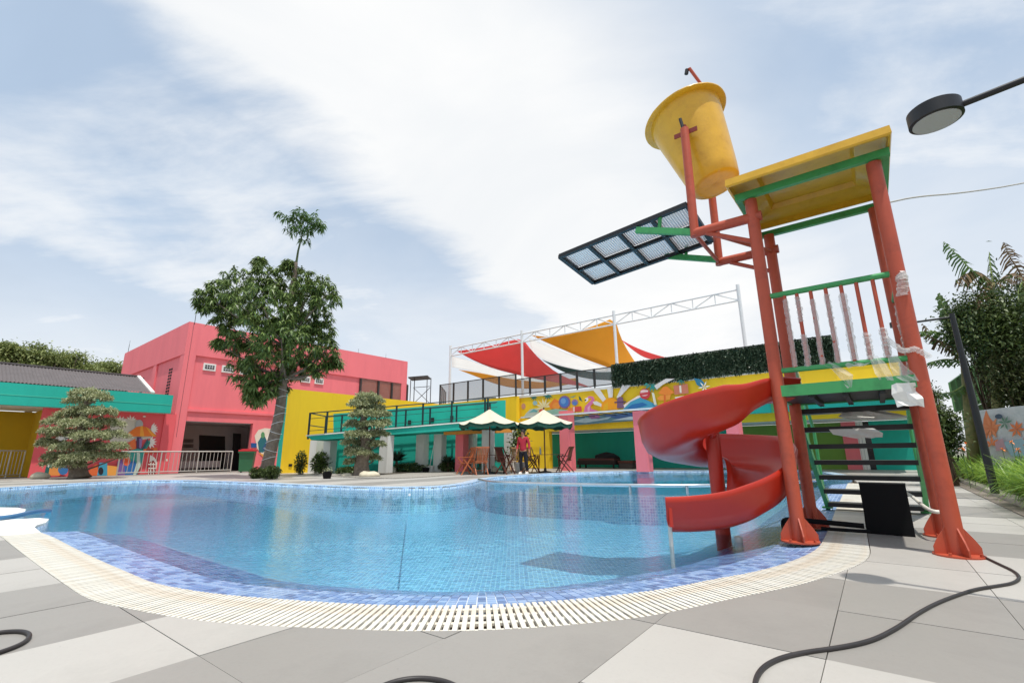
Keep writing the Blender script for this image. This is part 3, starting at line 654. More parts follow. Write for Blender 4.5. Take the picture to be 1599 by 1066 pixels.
# bucket carrier
car = empty('bucket_carrier', (3.15, 4.37, 0), TZ, 'orange pipe carrier reaching out from the tower to hold the yellow bucket', 'pipe frame')
for y in (-.5, .5):
    m = MB(); m.tube([(-1.075, y, 3.06), (-.42, y, 3.05)], .05, 16); T('arm', m, orange, car, smooth=40)
    m = MB(); m.tube([(-1.075, y, 3.02), (-1.06, y, 4.36)], .046, 18); T('upright', m, orange, car, smooth=40)
    m = MB(); m.box((-1.06, y * .93, 4.33), (.26, .012, .055)); m.tube([(-1.06, y * 1.03, 4.38), (-1.06, y * .8, 4.38)], .03, 12); T('pivot_bracket', m, mat('dark_red_steel', lin((130, 44, 34)), .5), car)
    m = MB(); m.tube([(-1.07, y * 1.02, 4.36), (-1.09, y * 1.03, 4.50)], .018, 8); T('pivot_pin', m, blacks, car)
    m = MB(); m.tube([(-.95, y, 3.02), (-.5, y, 2.78)], .024, 10); T('brace', m, orange, car, smooth=40)
m = MB(); m.tube([(-1.075, -.5, 3.05), (-1.075, .5, 3.05)], .022, 10); T('cross_bar', m, orange, car, smooth=40)
m = MB(); m.tube([(-.98, -.5, 3.05), (-.5, .44, 3.02)], .024, 10); T('brace', m, orange, car, smooth=40)
m = MB(); m.tube([(-1.06, .5, 4.30), (-1.04, .46, 4.9), (-.90, .12, 5.22), (-1.04, 0, 5.56), (-1.075, 0, 5.55)], .02, 8); T("water_pipe", m, orange, car, smooth=40)
m = MB(); m.tube([(-1.07, 0, 5.56), (-1.085, 0, 5.50)], .026, 8); T("water_spout", m, blacks, car)
def bucket():
    ax = Vector((-.27, 0, 1.07)).normalized(); M = Matrix.Translation((-.905, 0, 3.83)) @ Vector((0, 0, 1)).rotation_difference(ax).to_matrix().to_4x4()
    o = empty('tipping_bucket', (3.15, 4.37, 0), TZ, 'large yellow fibreglass tipping bucket with flared rim above the tower', 'bucket')
    prof = [(0, .012), (.20, .004), (.262, .0), (.275, .012), (.30, .15), (.345, .45), (.388, .75), (.43, 1.03), (.435, 1.05), (.50, 1.055), (.508, 1.062), (.508, 1.078), (.50, 1.085), (.425, 1.08), (.415, 1.06), (.37, .75), (.285, .15), (.255, .03), (0, .03)]
    m = MB(); m.lathe(prof, 72, M)
    w = np.array(m.v); w += rng.normal(size=w.shape) * .0006; m.v = [tuple(p) for p in w]
    T('bucket_shell', m, yellowf, o, smooth=50)
bucket()
def splash_panel():
    o = empty('splash_panel', (3.15, 4.37, 0), TZ, 'black framed perforated splash panel jutting out under the bucket', 'panel')
    def P(s, t, d=0): # s 0..1 outer->inner, t 0..1 near->far
        a = -2.78 + s * 1.66; b = -.5 + t * .92; z = 3.265 + s * .155 - t * .095; return Vector((a, b, z + d))
    fr = [((0, 0), (1, 0)), ((0, 1), (1, 1)), ((0, 0), (0, 1)), ((1, 0), (1, 1)), ((0, .5), (1, .5)), ((.25, 0), (.25, 1)), ((.5, 0), (.5, 1)), ((.75, 0), (.75, 1))]
    for k, (a, b) in enumerate(fr): m = MB(); m.bar(P(*a), P(*b), .055 if k < 4 else .045, .05 - k * .001); T('frame_bar', m, blacks, o)
    for i in range(4):
        for j in range(2):
            s0, s1 = i * .25 + .01, i * .25 + .24; t0, t1 = j * .5 + .02, j * .5 + .48; m = MB(); q = 13
            # perforated sheet: thin crossing strips
            for k in range(q): 
                s = s0 + (s1 - s0) * (k + .5) / q; m.bar(P(s, t0, .03), P(s, t1, .03), .020, .002)
            for k in range(q):
                t = t0 + (t1 - t0) * (k + .5) / q; m.bar(P(s0, t, .0327), P(s1, t, .0327), .018, .002)
            T('mesh_sheet', m, metalw, o)
    for y in (-.5, .44): m = MB(); m.bar((-1.09, y, 3.075), (-1.72, y, 3.30), .05, .07); T('support_arm', m, greens, o)
    for x, y in ((-1.45, -.5), (-1.45, .44)): m = MB(); m.bar((x, y, 3.23), (x + .02, y, 3.37), .03, .03); T('bracket', m, greens, o)
splash_panel()

# ------------------------------------------------------------------ spiral slide
def slide():
    o = empty('spiral_slide', (2.1, 5.0, -.6), 0, 'glossy red spiral water slide dropping from the tower into the pool', 'slide')
    c = np.array([2.1, 5.0]); Rr = .475; path = [(2.66, 4.60, 1.24), (2.60, 4.59, 1.24), (2.45, 4.57, 1.23), (2.26, 4.54, 1.15)]
    for k in range(0, 37):
        a = R(-90 - k * 10); z = float(np.interp(k * 10, [0, 45, 90, 180, 225, 270, 315, 340, 360], [1.02, .89, .76, .63, .61, .57, .40, .26, .17]))
        path.append((c[0] + Rr * math.cos(a), c[1] + Rr * math.sin(a), z))
    path += [(1.93, 4.54, .115), (1.76, 4.56, .09), (1.58, 4.585, .08), (1.36, 4.60, .08)]
    P = np.array(path); d = np.r_[0, np.cumsum(np.linalg.norm(np.diff(P, axis=0), axis=1))]; s = np.linspace(0, d[-1], 150)
    P = np.stack([np.interp(s, d, P[:, i]) for i in range(3)], 1)
    for _ in range(5): P[1:-1] = (P[:-2] + 2 * P[1:-1] + P[2:]) / 4
    # cross-section, x>0 is the outer side; closed skin
    outer = [(-.235, .20), (-.262, .215), (-.268, .195), (-.25, .10), (-.20, .015), (-.10, -.028), (.0, -.035), (.10, -.028), (.20, .02), (.25, .12), (.272, .27), (.282, .305), (.268, .33), (.25, .318), (.243, .27), (.222, .13), (.175, .045), (.09, .0), (.0, -.006), (-.09, .0), (-.175, .04), (-.222, .11)]
    outer = [((x * 1.38, z * .5) if x < -.15 and z > .03 else ((x * 1.38, z) if x < -.05 else (x, z))) for x, z in outer]
    V = []; n = len(outer); Fc = []
    for i in range(len(P)):
        dd = P[min(i + 1, len(P) - 1)] - P[max(i - 1, 0)]; dd[2] = 0; dd /= np.linalg.norm(dd); side = np.array([dd[1] * 0 + dd[1], -dd[0], 0]) * -1   # left of travel
        rad = np.append(c - P[i][:2], 0); sgn = -1 if side @ rad > 0 else 1
        side = side * (sgn if 12 < i < 138 else (-1)) if False else side
        f = i / (len(P) - 1); hh = float(np.interp(f, [0, .05, .10, .16, .3, .8, 1], [.55, .62, .80, 1.12, 1.12, .98, .88]))
        cutb = max(0, (f - .93) / .07) * .24
        for x, z in outer: V.append(P[i] + side * x + np.array([0, 0, z * hh]) - dd * cutb * np.clip(.5 - x / .5, 0, 1))
    for i in range(len(P) - 1):
        for k in range(n): Fc.append((i * n + k, (i + 1) * n + k, (i + 1) * n + (k + 1) % n, i * n + (k + 1) % n))
    Fc.append(tuple(range(n))); Fc.append(tuple((len(P) - 1) * n + k for k in range(n - 1, -1, -1)))
    m = MB(); m.raw(V, Fc); build('chute', m, redf, o, smooth=60)
    m = MB(); m.tube([(2.1, 5.0, -1.1), (2.1, 5.0, .98)], .072, 20); build('centre_post', m, redf, o, smooth=40)
    for a, z in ((-110, .96),):
        m = MB(); m.tube([(2.1, 5.0, z - .05), (2.1 + .4 * math.cos(R(a)), 5.0 + .4 * math.sin(R(a)), z - .02)], .03, 10); build('support_arm', m, redf, o, smooth=40)
    m = MB(); m.tube([(1.38, 4.39, .17), (1.38, 4.39, -1.1)], .018, 10); build('outlet_leg', m, greyst, o); m = MB(); m.box((1.38, 4.355, .22), (.03, .045, .20)); build('outlet_lug', m, redf, o)
    m = MB(); m.tube([(2.05, 4.56, .0), (2.05, 4.56, -1.1)], .035, 12); build('outlet_leg', m, greyst, o)
slide()

# things round the tower foot
o = empty('black_board', (3.45, 4.56, 0), R(-42), 'upright matt black board standing on the deck under the tower', 'board')
m = MB(); m.box((0, 0, .225), (.345, .035, .45)); 
build('board_face', m, blackp, o, world=False)
m = MB(); m.box((0, 0, .454), (.35, .045, .012)); build('top_lip', m, blacks, o, world=False); m = MB(); m.box((-.1, .1, .01), (.03, .2, .02)); m.box((.1, .1, .01), (.03, .2, .02)); build('board_stand', m, blacks, o, world=False)
def smooth3(P, it=2):
    P = np.array(P, float)
    for _ in range(it):
        Q = [P[0]]
        for a, b in zip(P[:-1], P[1:]): Q += [a * .75 + b * .25, a * .25 + b * .75]
        Q.append(P[-1]); P = np.array(Q)
    return P
def hose(name, pts, r, m, label, cat, n=10):
    q = MB(); q.tube(smooth3(pts), r, n); o = build(name, q, m, smooth=60); tag(o, label, cat); return o
hose('white_hose', [gp(1405, 764, .3), gp(1425, 774, .28), gp(1442, 790, .26), gp(1460, 800, .24), gp(1482, 797, .24)], .016, whiteh, 'short white hose looping from the black board to the rear orange leg', 'hose')
P0 = gp(1228, 820, .07)
hose('black_drain_pipe', [gp(1226, 827, .02), gp(1224, 820, .05), gp(1224, 813, .09), gp(1231, 810, .10), gp(1300, 816, .09), gp(1350, 821, .08)], .024, blackp, 'black drain pipe with bent end lying between the left tower legs', 'pipe')
hose('black_drain_pipe', [gp(1262, 828, .04) + [.2, .12, 0], gp(1345, 829, .04), gp(1358, 829, .04)], .016, blackp, 'thinner black pipe lying in front of the bent drain pipe', 'pipe')
CAB = [(1526, 862), (1537, 869), (1562, 881), (1586, 892), (1594, 902), (1583, 910), (1560, 914), (1525, 919), (1500, 927), (1465, 940), (1435, 956), (1415, 970), (1400, 980), (1370, 996), (1340, 1005), (1300, 1012), (1255, 1018), (1220, 1026), (1195, 1038), (1182, 1054), (1178, 1074), (1190, 1110), (1240, 1150)]
hose('black_cable', [gp(u, v, .008) for u, v in CAB], .0085, rub, 'long black cable snaking over the pale tiles from the front orange leg', 'cable')
hose('black_cable', [gp(u, v, .008) for u, v in ((-90, 1040), (-40, 1030), (0, 1018), (30, 1007), (44, 998), (48, 990), (38, 985), (15, 985), (-10, 988), (-60, 997))], .0085, rub, 'loop of black cable entering at the left over grey tile', 'cable')
hose('black_cable', [gp(u, v, .008) for u, v in ((520, 1110), (580, 1078), (615, 1063), (650, 1057.5), (685, 1060), (715, 1070), (760, 1100))], .008, rub, 'low arc of black cable on the grey tile in front of the grating', 'cable')
hose('blue_pool_hose', [gp(u, v, .03) for u, v in ((-120, 815), (-40, 812), (0, 809), (25, 805.5), (45, 800.5), (62, 797.5))] + [gp(78, 797, -.03)], .03, blueh, 'thick blue hose running over the white coping into the pool', 'hose')
hose('overhead_cable', [(3.80, 4.25, 3.18), ay(1430, 307, 4.35), ay(1500, 302, 4.6), ay(1599, 287, 4.9), ay(1760, 250, 5.6)], .008, greyst, 'pale cable stretched from the tower roof out to the right', 'cable')
o = hose('water_jet_rod', [gp(640, 772, -.06), gp(640, 772, .02), gp(640, 772, .42)], .011, metalw, 'thin white rod standing in the pool near the far gravel edge', 'rod')

# divider rail
def rail_in_pool():
    o = empty('pool_divider_rail', (*gp(900, 757)[:2], 0), label='curved stainless rail on short posts dividing the far basin', cat='rail')
    L = smooth3([gp(u, v, .10) for u, v in ((748, 748.5), (757, 750.5), (775, 752.5), (800, 754), (850, 755.5), (908, 756.5), (984, 757.5), (1073, 758), (1150, 757), (1230, 754), (1290, 748))])
    m = MB(); m.tube(L, .035, 12); build('rail_tube', m, chrome, o, smooth=60)
    for u, v in ((760, 751), (840, 755), (908, 756.5), (984, 757.5), (1073, 758), (1165, 757), (1245, 753)):
        p = gp(u, v, .10); m = MB(); m.tube([(p[0], p[1], .09), (p[0], p[1], -.4)], .03, 10); build('rail_post', m, chrome, o, smooth=60)
    w = empty('pool_divider_wall', (*gp(900, 760)[:2], -1)); w['kind'] = 'structure'
    m = MB()
    for a, b in zip(L[:-1], L[1:]): m.bar((a[0], a[1], -.57), (b[0], b[1], -.57), .22, .95)
    build('divider_wall', m, mosaic, w)
rail_in_pool()

# ------------------------------------------------------------------ street lamps
def lamp(base, z, head, d_arm, label, headr=.125):
    o = empty('street_lamp', base, label=label, cat='lamp', group='black arm lamps by the pool'); bx_, by_, bz = base
    m = MB(); m.tube([(bx_, by_, bz), (bx_, by_, bz + .9), (bx_, by_, z + .06)], [.052, .05, .036], 18); build('pole', m, blacks, o, smooth=40)
    m = MB(); m.tube([(bx_, by_, z), (head[0], head[1], z)], .018, 12); build('arm', m, blacks, o, smooth=40)
    m = MB(); m.lathe([(0, -.045), (headr - .012, -.045), (headr, -.04), (headr, .04), (headr - .01, .048), (0, .05)], 48, Matrix.Translation((head[0], head[1], z))); h = build('lamp_head', m, blacks, o, smooth=40)
    m = MB(); m.lathe([(0, -.047), (headr - .016, -.0475), (headr - .016, -.044)], 40, Matrix.Translation((head[0], head[1], z))); build('diffuser', m, mat('frosted_diffuser', (.45, .45, .44), .5, var=.03), h)
LH = CAM + ray(1460, 180) * 2.75; LA = gp(1599, 125, LH[2]); dv = (LA - LH); dv /= np.linalg.norm(dv)
LB = LH + dv * 1.0
lamp((LB[0], LB[1], 0), LH[2], LH, dv, 'near black street lamp whose round head hangs in at upper right')
b2 = gp(1547, 738, .40); z2 = 2.92; e2_ = gp(1425, 498, z2)
d2 = np.array([-.79, .61]); 
lamp((b2[0], b2[1], .1), 2.9, (b2[0] + d2[0] * .7, b2[1] + d2[1] * .7), None, 'farther black street lamp standing among the strap-leaved plants')

# ------------------------------------------------------------------ buildings (surveyed wall planes; P runs away to the right, Q away to the left)
AP = 51.7; Pd = np.array([math.cos(R(AP)), math.sin(R(AP)), 0]); Qd = np.array([-Pd[1], Pd[0], 0]); Zv = np.array([0, 0, 1.0])
def on(pl, px, off=0.0): return [pl.at(u, v, off) for u, v in px]
def slabwall(pl, px, th, mi=0, mb=None, off=0.0):
    """solid wall: outline px on the plane, thickness th behind it"""
    mb = mb or MB(); A = [np.array(p) for p in on(pl, px, off)]; B = [a - pl.n * th for a in A]; n = len(A)
    return mb.raw(A + B, [tuple(range(n)), tuple(range(2 * n - 1, n - 1, -1))] + [(i, (i + 1) % n, n + (i + 1) % n, n + i) for i in range(n)], mi)
def wall3(pts, n, th, mb=None, mi=0):
    mb = mb or MB(); A = [np.array(p, float) for p in pts]; B = [a - np.array(n) * th for a in A]; k = len(A)
    return mb.raw(A + B, [tuple(range(k)), tuple(range(2 * k - 1, k - 1, -1))] + [(i, (i + 1) % k, k + (i + 1) % k, k + i) for i in range(k)], mi)
class Paint:
    """flat painted shapes on a wall: stacked sheets 3 mm apart, one colour slot per paint"""
    def __init__(s, pl, off=.004): s.pl = pl; s.off = off; s.mb = MB(); s.mats = []; s.k = 0
    def m(s, rgb):
        nm = 'mural_paint_%02x%02x%02x' % tuple(rgb); mt = mat(nm, lin(rgb), .75, var=.07, scale=2.5)
        if mt not in s.mats: s.mats.append(mt)
        return s.mats.index(mt)
    def poly(s, rgb, px):
        s.k += 1; o = s.off + s.k * .0022; A = on(s.pl, px, o); s.mb.face(A, s.m(rgb)); return s
    def disc(s, rgb, c, rx, ry, n=18): return s.poly(rgb, [(c[0] + rx * math.cos(2 * math.pi * i / n), c[1] + ry * math.sin(2 * math.pi * i / n)) for i in range(n)])
    def ring(s, rgb, c, rx, ry, w): 
        s.disc(rgb, c, rx, ry); return s
    def leafy(s, rgb, c, L, angs, w=.22):
        for a in angs:
            ca, sa = math.cos(R(a)), -math.sin(R(a)); t = (c[0] + ca * L, c[1] + sa * L); mx = (c[0] + ca * L * .5, c[1] + sa * L * .5); nx, ny = -sa * L * w / 2, ca * L * w / 2
            s.poly(rgb, [c, (mx[0] + nx, mx[1] + ny), t, (mx[0] - nx, mx[1] - ny)])
        return s
    def done(s, name, parent): return build(name, s.mb, s.mats, parent)

# ---- pink building
PK = Plane(-17.5, 24.4, AP); LF = Plane(-17.5, 24.4, AP + 90)
def pink_building():
    o = empty('pink_building', (-17.5, 24.4, 0), label='tall two storey coral pink building with an open ground floor entry', cat='building')
    TOP = PK.at(297, 502)[2]; c0 = np.array([-17.5, 24.4, 0]); def_end = PK.at(637, 566); L = np.linalg.norm((def_end - c0)[:2])
    P = lambda t, z, d=0: c0 + Pd * t + Zv * z + PK.n * d
    tt = lambda u, v: float((PK.at(u, v) - c0) @ Pd)
    t0, t1 = tt(281, 690), tt(393, 695); hdoor = PK.at(281, 656)[2]; hb = PK.at(281, 651)[2]; bandz = PK.at(325, 557)[2]
    m = MB(); q = lambda a, b, z0, z1, th=.35, d=0.: wall3([P(a, z0, d), P(b, z0, d), P(b, z1, d), P(a, z1, d)], PK.n, th, m)
    q(0, L, bandz, TOP); q(0, .45, 0, bandz); q(.45, L, hdoor, bandz, .30, -.10); q(.45, t0, 0, hdoor, .30, -.098) if t0 > .5 else None; q(t1, L, 0, hdoor, .30, -.101)
    q(L - .5, L, hb, bandz, .3, -.002)
    build('front_wall', m, pink, o)
    m = MB(); w = 12.5; lz = bandz
    S = lambda t, z, d=0: c0 + Qd * t + Zv * z + LF.n * d
    wall3([S(.352, 0), S(w, 0), S(w, TOP), S(.352, TOP)], LF.n, .3, m); build('side_wall', m, pink, o)
    for a, b in ((0.2, 3.4), (4.0, 12.3)):    # framing bands on the side wall
        m = MB(); wall3([S(a, lz, .06), S(b, lz, .06), S(b, TOP, .06), S(a, TOP, .06)], LF.n, .055, m)
    m = MB(); wall3([S(0.0, lz, .10), S(w, lz, .10), S(w, TOP, .10), S(0.0, TOP, .10)], LF.n, .098, m); build('parapet_band', m, pink, o)
    for a in (.0, 4.6, 11.8): m = MB(); wall3([S(a, 0, .09), S(a + .6, 0, .09), S(a + .6, lz - .002, .09), S(a, lz - .002, .09)], LF.n, .088, m); build('pilaster', m, pink, o)
    for a, n_, zz in ((2.0, 16, (lz - 3.3, lz - .5)), (7.2, 12, (lz - 2.2, lz - .5)), (10.4, 4, (lz - 1.2, lz - .7))):
        for k in range(n_):
            for g_ in (0, 1):
                z = zz[0] + (zz[1] - zz[0]) * (k + .5) / n_; m = MB(); p = S(a + g_ * .32, z, .012); m.box(p, (.2, .02, .1), rz=R(AP + 90)); build('vent_hole', m, blackr, o)
    m = MB(); B = [P(0, TOP - .02), P(L, TOP - .02), P(L, TOP - .02) + Qd * 12.5, P(0, TOP - .02) + Qd * 12.5]; m.face([b - Zv * .5 for b in B]); build('roof_deck', m, interior, o)
    m = MB(); wall3([P(L, 0, -.36), P(L, 0, -12), P(L, TOP, -12), P(L, TOP, -.36)], -Pd, .3, m); build('far_wall', m, pink, o)
    # string course above ground floor
    m = MB(); z = PK.at(281, 641)[2]; wall3([P(.46, z, -.02), P(L, z, -.02), P(L, z + .14, -.02), P(.46, z + .14, -.02)], PK.n, .075, m); build('string_course', m, pink, o)
    # small framed vents
    for (u, v) in ((327.5, 573.2), (356, 576.6), (384, 580), (477.5, 592.3), (498.5, 595)):
        c = PK.at(u, v, -.085); f = MB(); f.box(c, (.62, .1, .40), rz=R(AP)); w_ = build('vent_window', f, whitep, o)
        g = MB(); g.box(c + PK.n * .035, (.46, .06, .20), rz=R(AP)); build('opening', g, blackr, w_)
        g = MB()
        for k in (-1, 0, 1): g.box(c + PK.n * .068 + Pd * .12 * k, (.02, .01, .20), rz=R(AP))
        g.box(c + PK.n * .07, (.46, .008, .02), rz=R(AP)); build('bars', g, metalw, w_)
    # ground floor entry: recessed hall with dark doorways
    D = 3.6; m = MB(); z = hdoor
    m.face([P(t0, 0.02, -D), P(t1 + 2, 0.02, -D), P(t1 + 2, z, -D), P(t0, z, -D)]); m.face([P(t0 - .02, 0, -.4), P(t0 - .02, 0, -D), P(t0 - .02, z, -D), P(t0 - .02, z, -.4)]); m.face([P(t1 + 1.2, 0, -.4), P(t1 + 1.2, 0, -D), P(t1 + 1.2, z, -D), P(t1 + 1.2, z, -.4)])
    m.face([P(t0, z - .01, -.3), P(t1 + 2, z - .01, -.3), P(t1 + 2, z - .01, -D), P(t0, z - .01, -D)]); build('entry_hall', m, interior, o)
    back = PK.shift(-D)
    for px, nm in (([(312, 679), (352, 681), (352, 740), (312, 740)], 'dark_opening'), ([(365, 676), (377, 677), (374, 738), (362, 738)], 'black_door')):
        m = MB(); slabwall(back.shift(.06 if nm[0] == 'd' else .9), px, .05, mb=m); build(nm, m, blackr, o)
    m = MB(); c = back.at(291, 728, 1.6); m.box(c + np.array([0, 0, .1]), (3.2, .6, .36), rz=R(AP)); build('grey_plinth', m, interior, o)
    m = MB()
    for k in range(6): c = back.at(290 + (k % 3) * 4, 688 + (k // 3) * 8, .02); m.box(c, (.3, .02, .2), rz=R(AP))
    build('notice_papers', m, mat('notice_paper', lin((120, 112, 110)), .8), o)
    # blue square signs either side of the entry, red fascia lettering left out of focus
    for u, v in ((267, 697), (397, 695)):
        m = MB(); slabwall(PK.shift(-.05), [(u - 4.2, v - 3.6), (u + 4.2, v - 3.4), (u + 4.2, v + 3.6), (u - 4.2, v + 3.4)], .04, mb=m); sg = build('blue_sign', m, mat('blue_sign_enamel', lin((28, 92, 158)), .4), o)
    # lightning rods
    for p in (P(.15, TOP), P(0, TOP) + Qd * 12.2): m = MB(); m.tube([p - Zv * .1, p + Zv * .6], .015, 6); m.tube([p + Zv * .6, p + Zv * .9], .008, 6); build('lightning_rod', m, darkf, o)
    for t in (.32, .44, .55, .7, .86):
        p = P(L * t, TOP); m = MB(); m.tube([p - Zv * .05, p + Zv * .28], .009, 6); build('lightning_rod', m, darkf, o)
    m = MB(); m.tube([P(.12, 1.8, .02), P(.12, TOP, .02)], .006, 6); build('down_conductor', m, darkf, o)
    # big upper window at the far end
    f = MB(); slabwall(PK.shift(-.06), [(564, 590), (637, 599.5), (637, 632), (564, 632)], .04, mb=f); g = build('upper_glazing', f, mat('brown_glass', lin((150, 96, 84)), .15, var=.12), o)
    for u in (564, 592, 613, 637): b = MB(); p = PK.at(u, 592, .0); b.bar((p[0], p[1], PK.at(564, 632)[2]), (p[0], p[1], PK.at(564, 591)[2]), .14, .12); build('mullion', b, darkf, g)
    # mural: sun umbrella, palm and beach scene below the teal fascia; second smaller bird mural right of the entry
    pt = Paint(PK.shift(-.09))
    pt.poly((232, 224, 206), [(398, 680), (404, 671), (414, 668), (424, 669), (436, 668), (438, 690), (420, 715), (412, 712), (402, 700)]); pt.poly((40, 110, 120), [(403, 690), (412, 676), (418, 690), (412, 706), (405, 706)]); pt.poly((50, 90, 130), [(410, 700), (420, 682), (424, 700), (418, 712)]); pt.poly((236, 170, 80), [(404, 706), (414, 710), (424, 704), (414, 716)]); pt.disc((90, 150, 100), (411, 679), 3, 5)
    pt.poly((246, 240, 230), [(416, 684), (420, 678), (424, 684), (420, 700)])
    pt.done('bird_mural', o)
    return o
pink_b = pink_building()

# ---- low teal-fronted wing on the left
def left_wing():
    o = empty('teal_wing', (-21, 20, 0), label='low wing with teal fascia, grey corrugated roof and mustard recess at far left', cat='building')
    W1 = PK.shift(.0); FA = PK.shift(.75); end = 272
    zt0 = FA.at(272, 617)[2]; zb0 = FA.at(268, 645)[2]
    pL = FA.at(-260, 600); pR = FA.at(271, 620); A = np.array([pL[0], pL[1], 0]); B = np.array([pR[0], pR[1], 0])
    m = MB(); wall3([A + Zv * zb0, B + Zv * zb0, B + Zv * zt0, A + Zv * zt0], PK.n, .25, m); build('fascia', m, teal, o)
    m = MB(); wall3([A + Zv * (zb0 + (zt0 - zb0) * .44) , B + Zv * (zb0 + (zt0 - zb0) * .44), B + Zv * (zb0 + (zt0 - zb0) * .47), A + Zv * (zb0 + (zt0 - zb0) * .47)], PK.n, .02, m); m.v = [tuple(np.array(p) + PK.n * .012) for p in m.v]; build('fascia_trim', m, tealw, o)
    m = MB(); a, b = A - PK.n * .25, B - PK.n * .25; m.raw([a + Zv * (zb0 + .01), b + Zv * (zb0 + .01), b - PK.n * 3.2 + Zv * (zb0 + .01), a - PK.n * 3.2 + Zv * (zb0 + .01)], [(0, 1, 2, 3)]); build('soffit', m, whitep, o)
    # pink mural wall and its columns
    pa = W1.at(59, 700); pa[2] = 0; pb = W1.at(262, 700); pb[2] = 0
    m = MB(); wall3([pa, pb, pb + Zv * zb0, pa + Zv * zb0], PK.n, .3, m); build('mural_wall', m, mat('coral_paint', lin((238, 98, 104)), .75, var=.06, scale=.8, bump=.1), o)
    for u in (66, 258): p = W1.at(u, 700); p[2] = 0; m = MB(); wall3([p - Pd * .25 + PK.n * .1, p + Pd * .25 + PK.n * .1, p + Pd * .25 + PK.n * .1 + Zv * zb0, p - Pd * .25 + PK.n * .1 + Zv * zb0], PK.n, .099, m); build('pilaster', m, mat('coral_paint', (0, 0, 0)), o)
    # mustard recess
    D = 3.0; pe = pa - PK.n * D; far = W1.at(-260, 700); far[2] = 0; m = MB()
    m.face([far - PK.n * D, pe, pe + Zv * zb0, far - PK.n * D + Zv * zb0]); m.face([pa - PK.n * .3, pe, pe + Zv * zb0, pa - PK.n * .3 + Zv * zb0]); wall3([pa - Pd * .012 + PK.n * .0, pa - Pd * .012 - PK.n * .3, pa - Pd * .012 - PK.n * .3 + Zv * zb0, pa - Pd * .012 + Zv * zb0], -Pd, -.01, m); build('recess_wall', m, mustard, o)
    # roof
    rA, rB = A - PK.n * .1 + Zv * (zt0 + .02), B - PK.n * .1 - Pd * .9 + Zv * (zt0 + .02); slope = -PK.n * 3.1 + Zv * 1.15; n = 150; m = MB(); V = []; F = []
    for i in range(n + 1):
        p = rA + (rB - rA) * i / n + Zv * (.05 * (1 if (i % 2) else 0)); V += [p, p + slope]
    for i in range(n): F.append((2 * i, 2 * i + 2, 2 * i + 3, 2 * i + 1))
    m.raw(V, F); rf = build('roof', m, roofm, o)
    m = MB(); m.bar(rA + slope + Zv * .06, rB + slope + Zv * .06, .22, .06); build('ridge_cap', m, roofm, rf); m = MB(); m.bar(rB + Pd * .05 + Zv * .05, rB + Pd * .05 + slope + Zv * .07, .16, .07); build('white_flashing', m, whitep, rf)
    m = MB(); m.face([rA + slope, rB + slope, rB - PK.n * 6, rA - PK.n * 6]); build('rear_roof', m, roofm, o)
    # mural
    pt = Paint(W1); W = (238, 230, 220)
    pt.poly((214, 206, 190), [(172, 660), (186, 652), (215, 655), (222, 668), (240, 670), (236, 684), (200, 690), (172, 690)])
    pt.leafy(W, (188, 660), 12, (30, 60, 90, 120, 150), .3); pt.leafy(W, (205, 656), 9, (20, 50, 100, 140), .3); pt.leafy(W, (236, 670), 12, (60, 40, 20, 0, -20, -45), .3); pt.leafy(W, (234, 690), 12, (60, 30, 5, -20, -50, -80), .28)
    pt.disc((176, 176, 176), (218, 662), 6, 7)
    pt.poly((236, 122, 44), [(199, 681), (200, 676), (214, 666), (223, 664.5), (232, 668), (246, 681), (240, 680.5), (222, 681)]); pt.poly((246, 164, 60), [(220, 665), (223, 664.5), (226, 681), (219, 681)]); pt.poly((246, 164, 60), [(228, 666), (232, 668), (244, 681), (238, 681)])
    pt.poly((84, 60, 92), [(214, 682), (221, 682), (222, 702), (214, 703)]); pt.poly((150, 120, 170), [(218, 684), (223, 684), (221, 700), (218, 699)])
    pt.poly((236, 118, 66), [(202, 690), (212, 684), (213, 700), (205, 703)]); pt.poly((60, 140, 124), [(222, 700), (234, 686), (235, 692), (226, 706), (214, 704)]); pt.poly((46, 98, 104), [(220, 704), (231, 684), (232, 690), (224, 706)])
    pt.poly((60, 160, 150), [(192, 706), (215, 700), (226, 703), (222, 722), (214, 742), (188, 742)]); pt.poly((48, 110, 176), [(190, 728), (210, 718), (216, 728), (214, 744), (188, 744)]); pt.poly((128, 96, 160), [(184, 720), (194, 716), (196, 744), (184, 744)])
    pt.disc((232, 96, 60), (198, 719), 6, 8); pt.poly((226, 112, 60), [(224, 701), (246, 698), (246, 706), (226, 708)]); pt.poly((150, 50, 50), [(229, 701), (240, 701), (240, 703.5), (229, 703.5)]); pt.poly((196, 214, 200), [(214, 706), (219, 706), (220, 728), (212, 742), (208, 742), (214, 722)])
    pt.poly((244, 238, 226), [(232, 736), (235, 710), (242, 714), (249, 726), (254, 742), (232, 742)]); pt.poly((150, 60, 56), [(233, 722), (240, 718), (244, 724), (244, 742), (233, 742)])
    for k in range(3): pt.poly((238, 232, 222), [(232, 724 + 6 * k), (245, 724 + 6 * k), (245, 725.4 + 6 * k), (232, 725.4 + 6 * k)])
    for u in (235.5, 239.5): pt.poly((238, 232, 222), [(u, 722), (u + 1, 722), (u + 1, 742), (u, 742)])
    pt.disc((232, 214, 200), (261, 718), 1.5, 2); pt.disc(W, (226, 650), 2.5, 1.2)
    pt.poly((238, 234, 226), [(86, 684), (92, 680), (110, 679), (110, 684), (96, 690)]); pt.poly((30, 100, 92), [(70, 738), (74, 722), (84, 704), (88, 706), (82, 724), (80, 740)]); pt.poly((226, 232, 222), [(74, 726), (84, 710), (86, 713), (76, 730)])
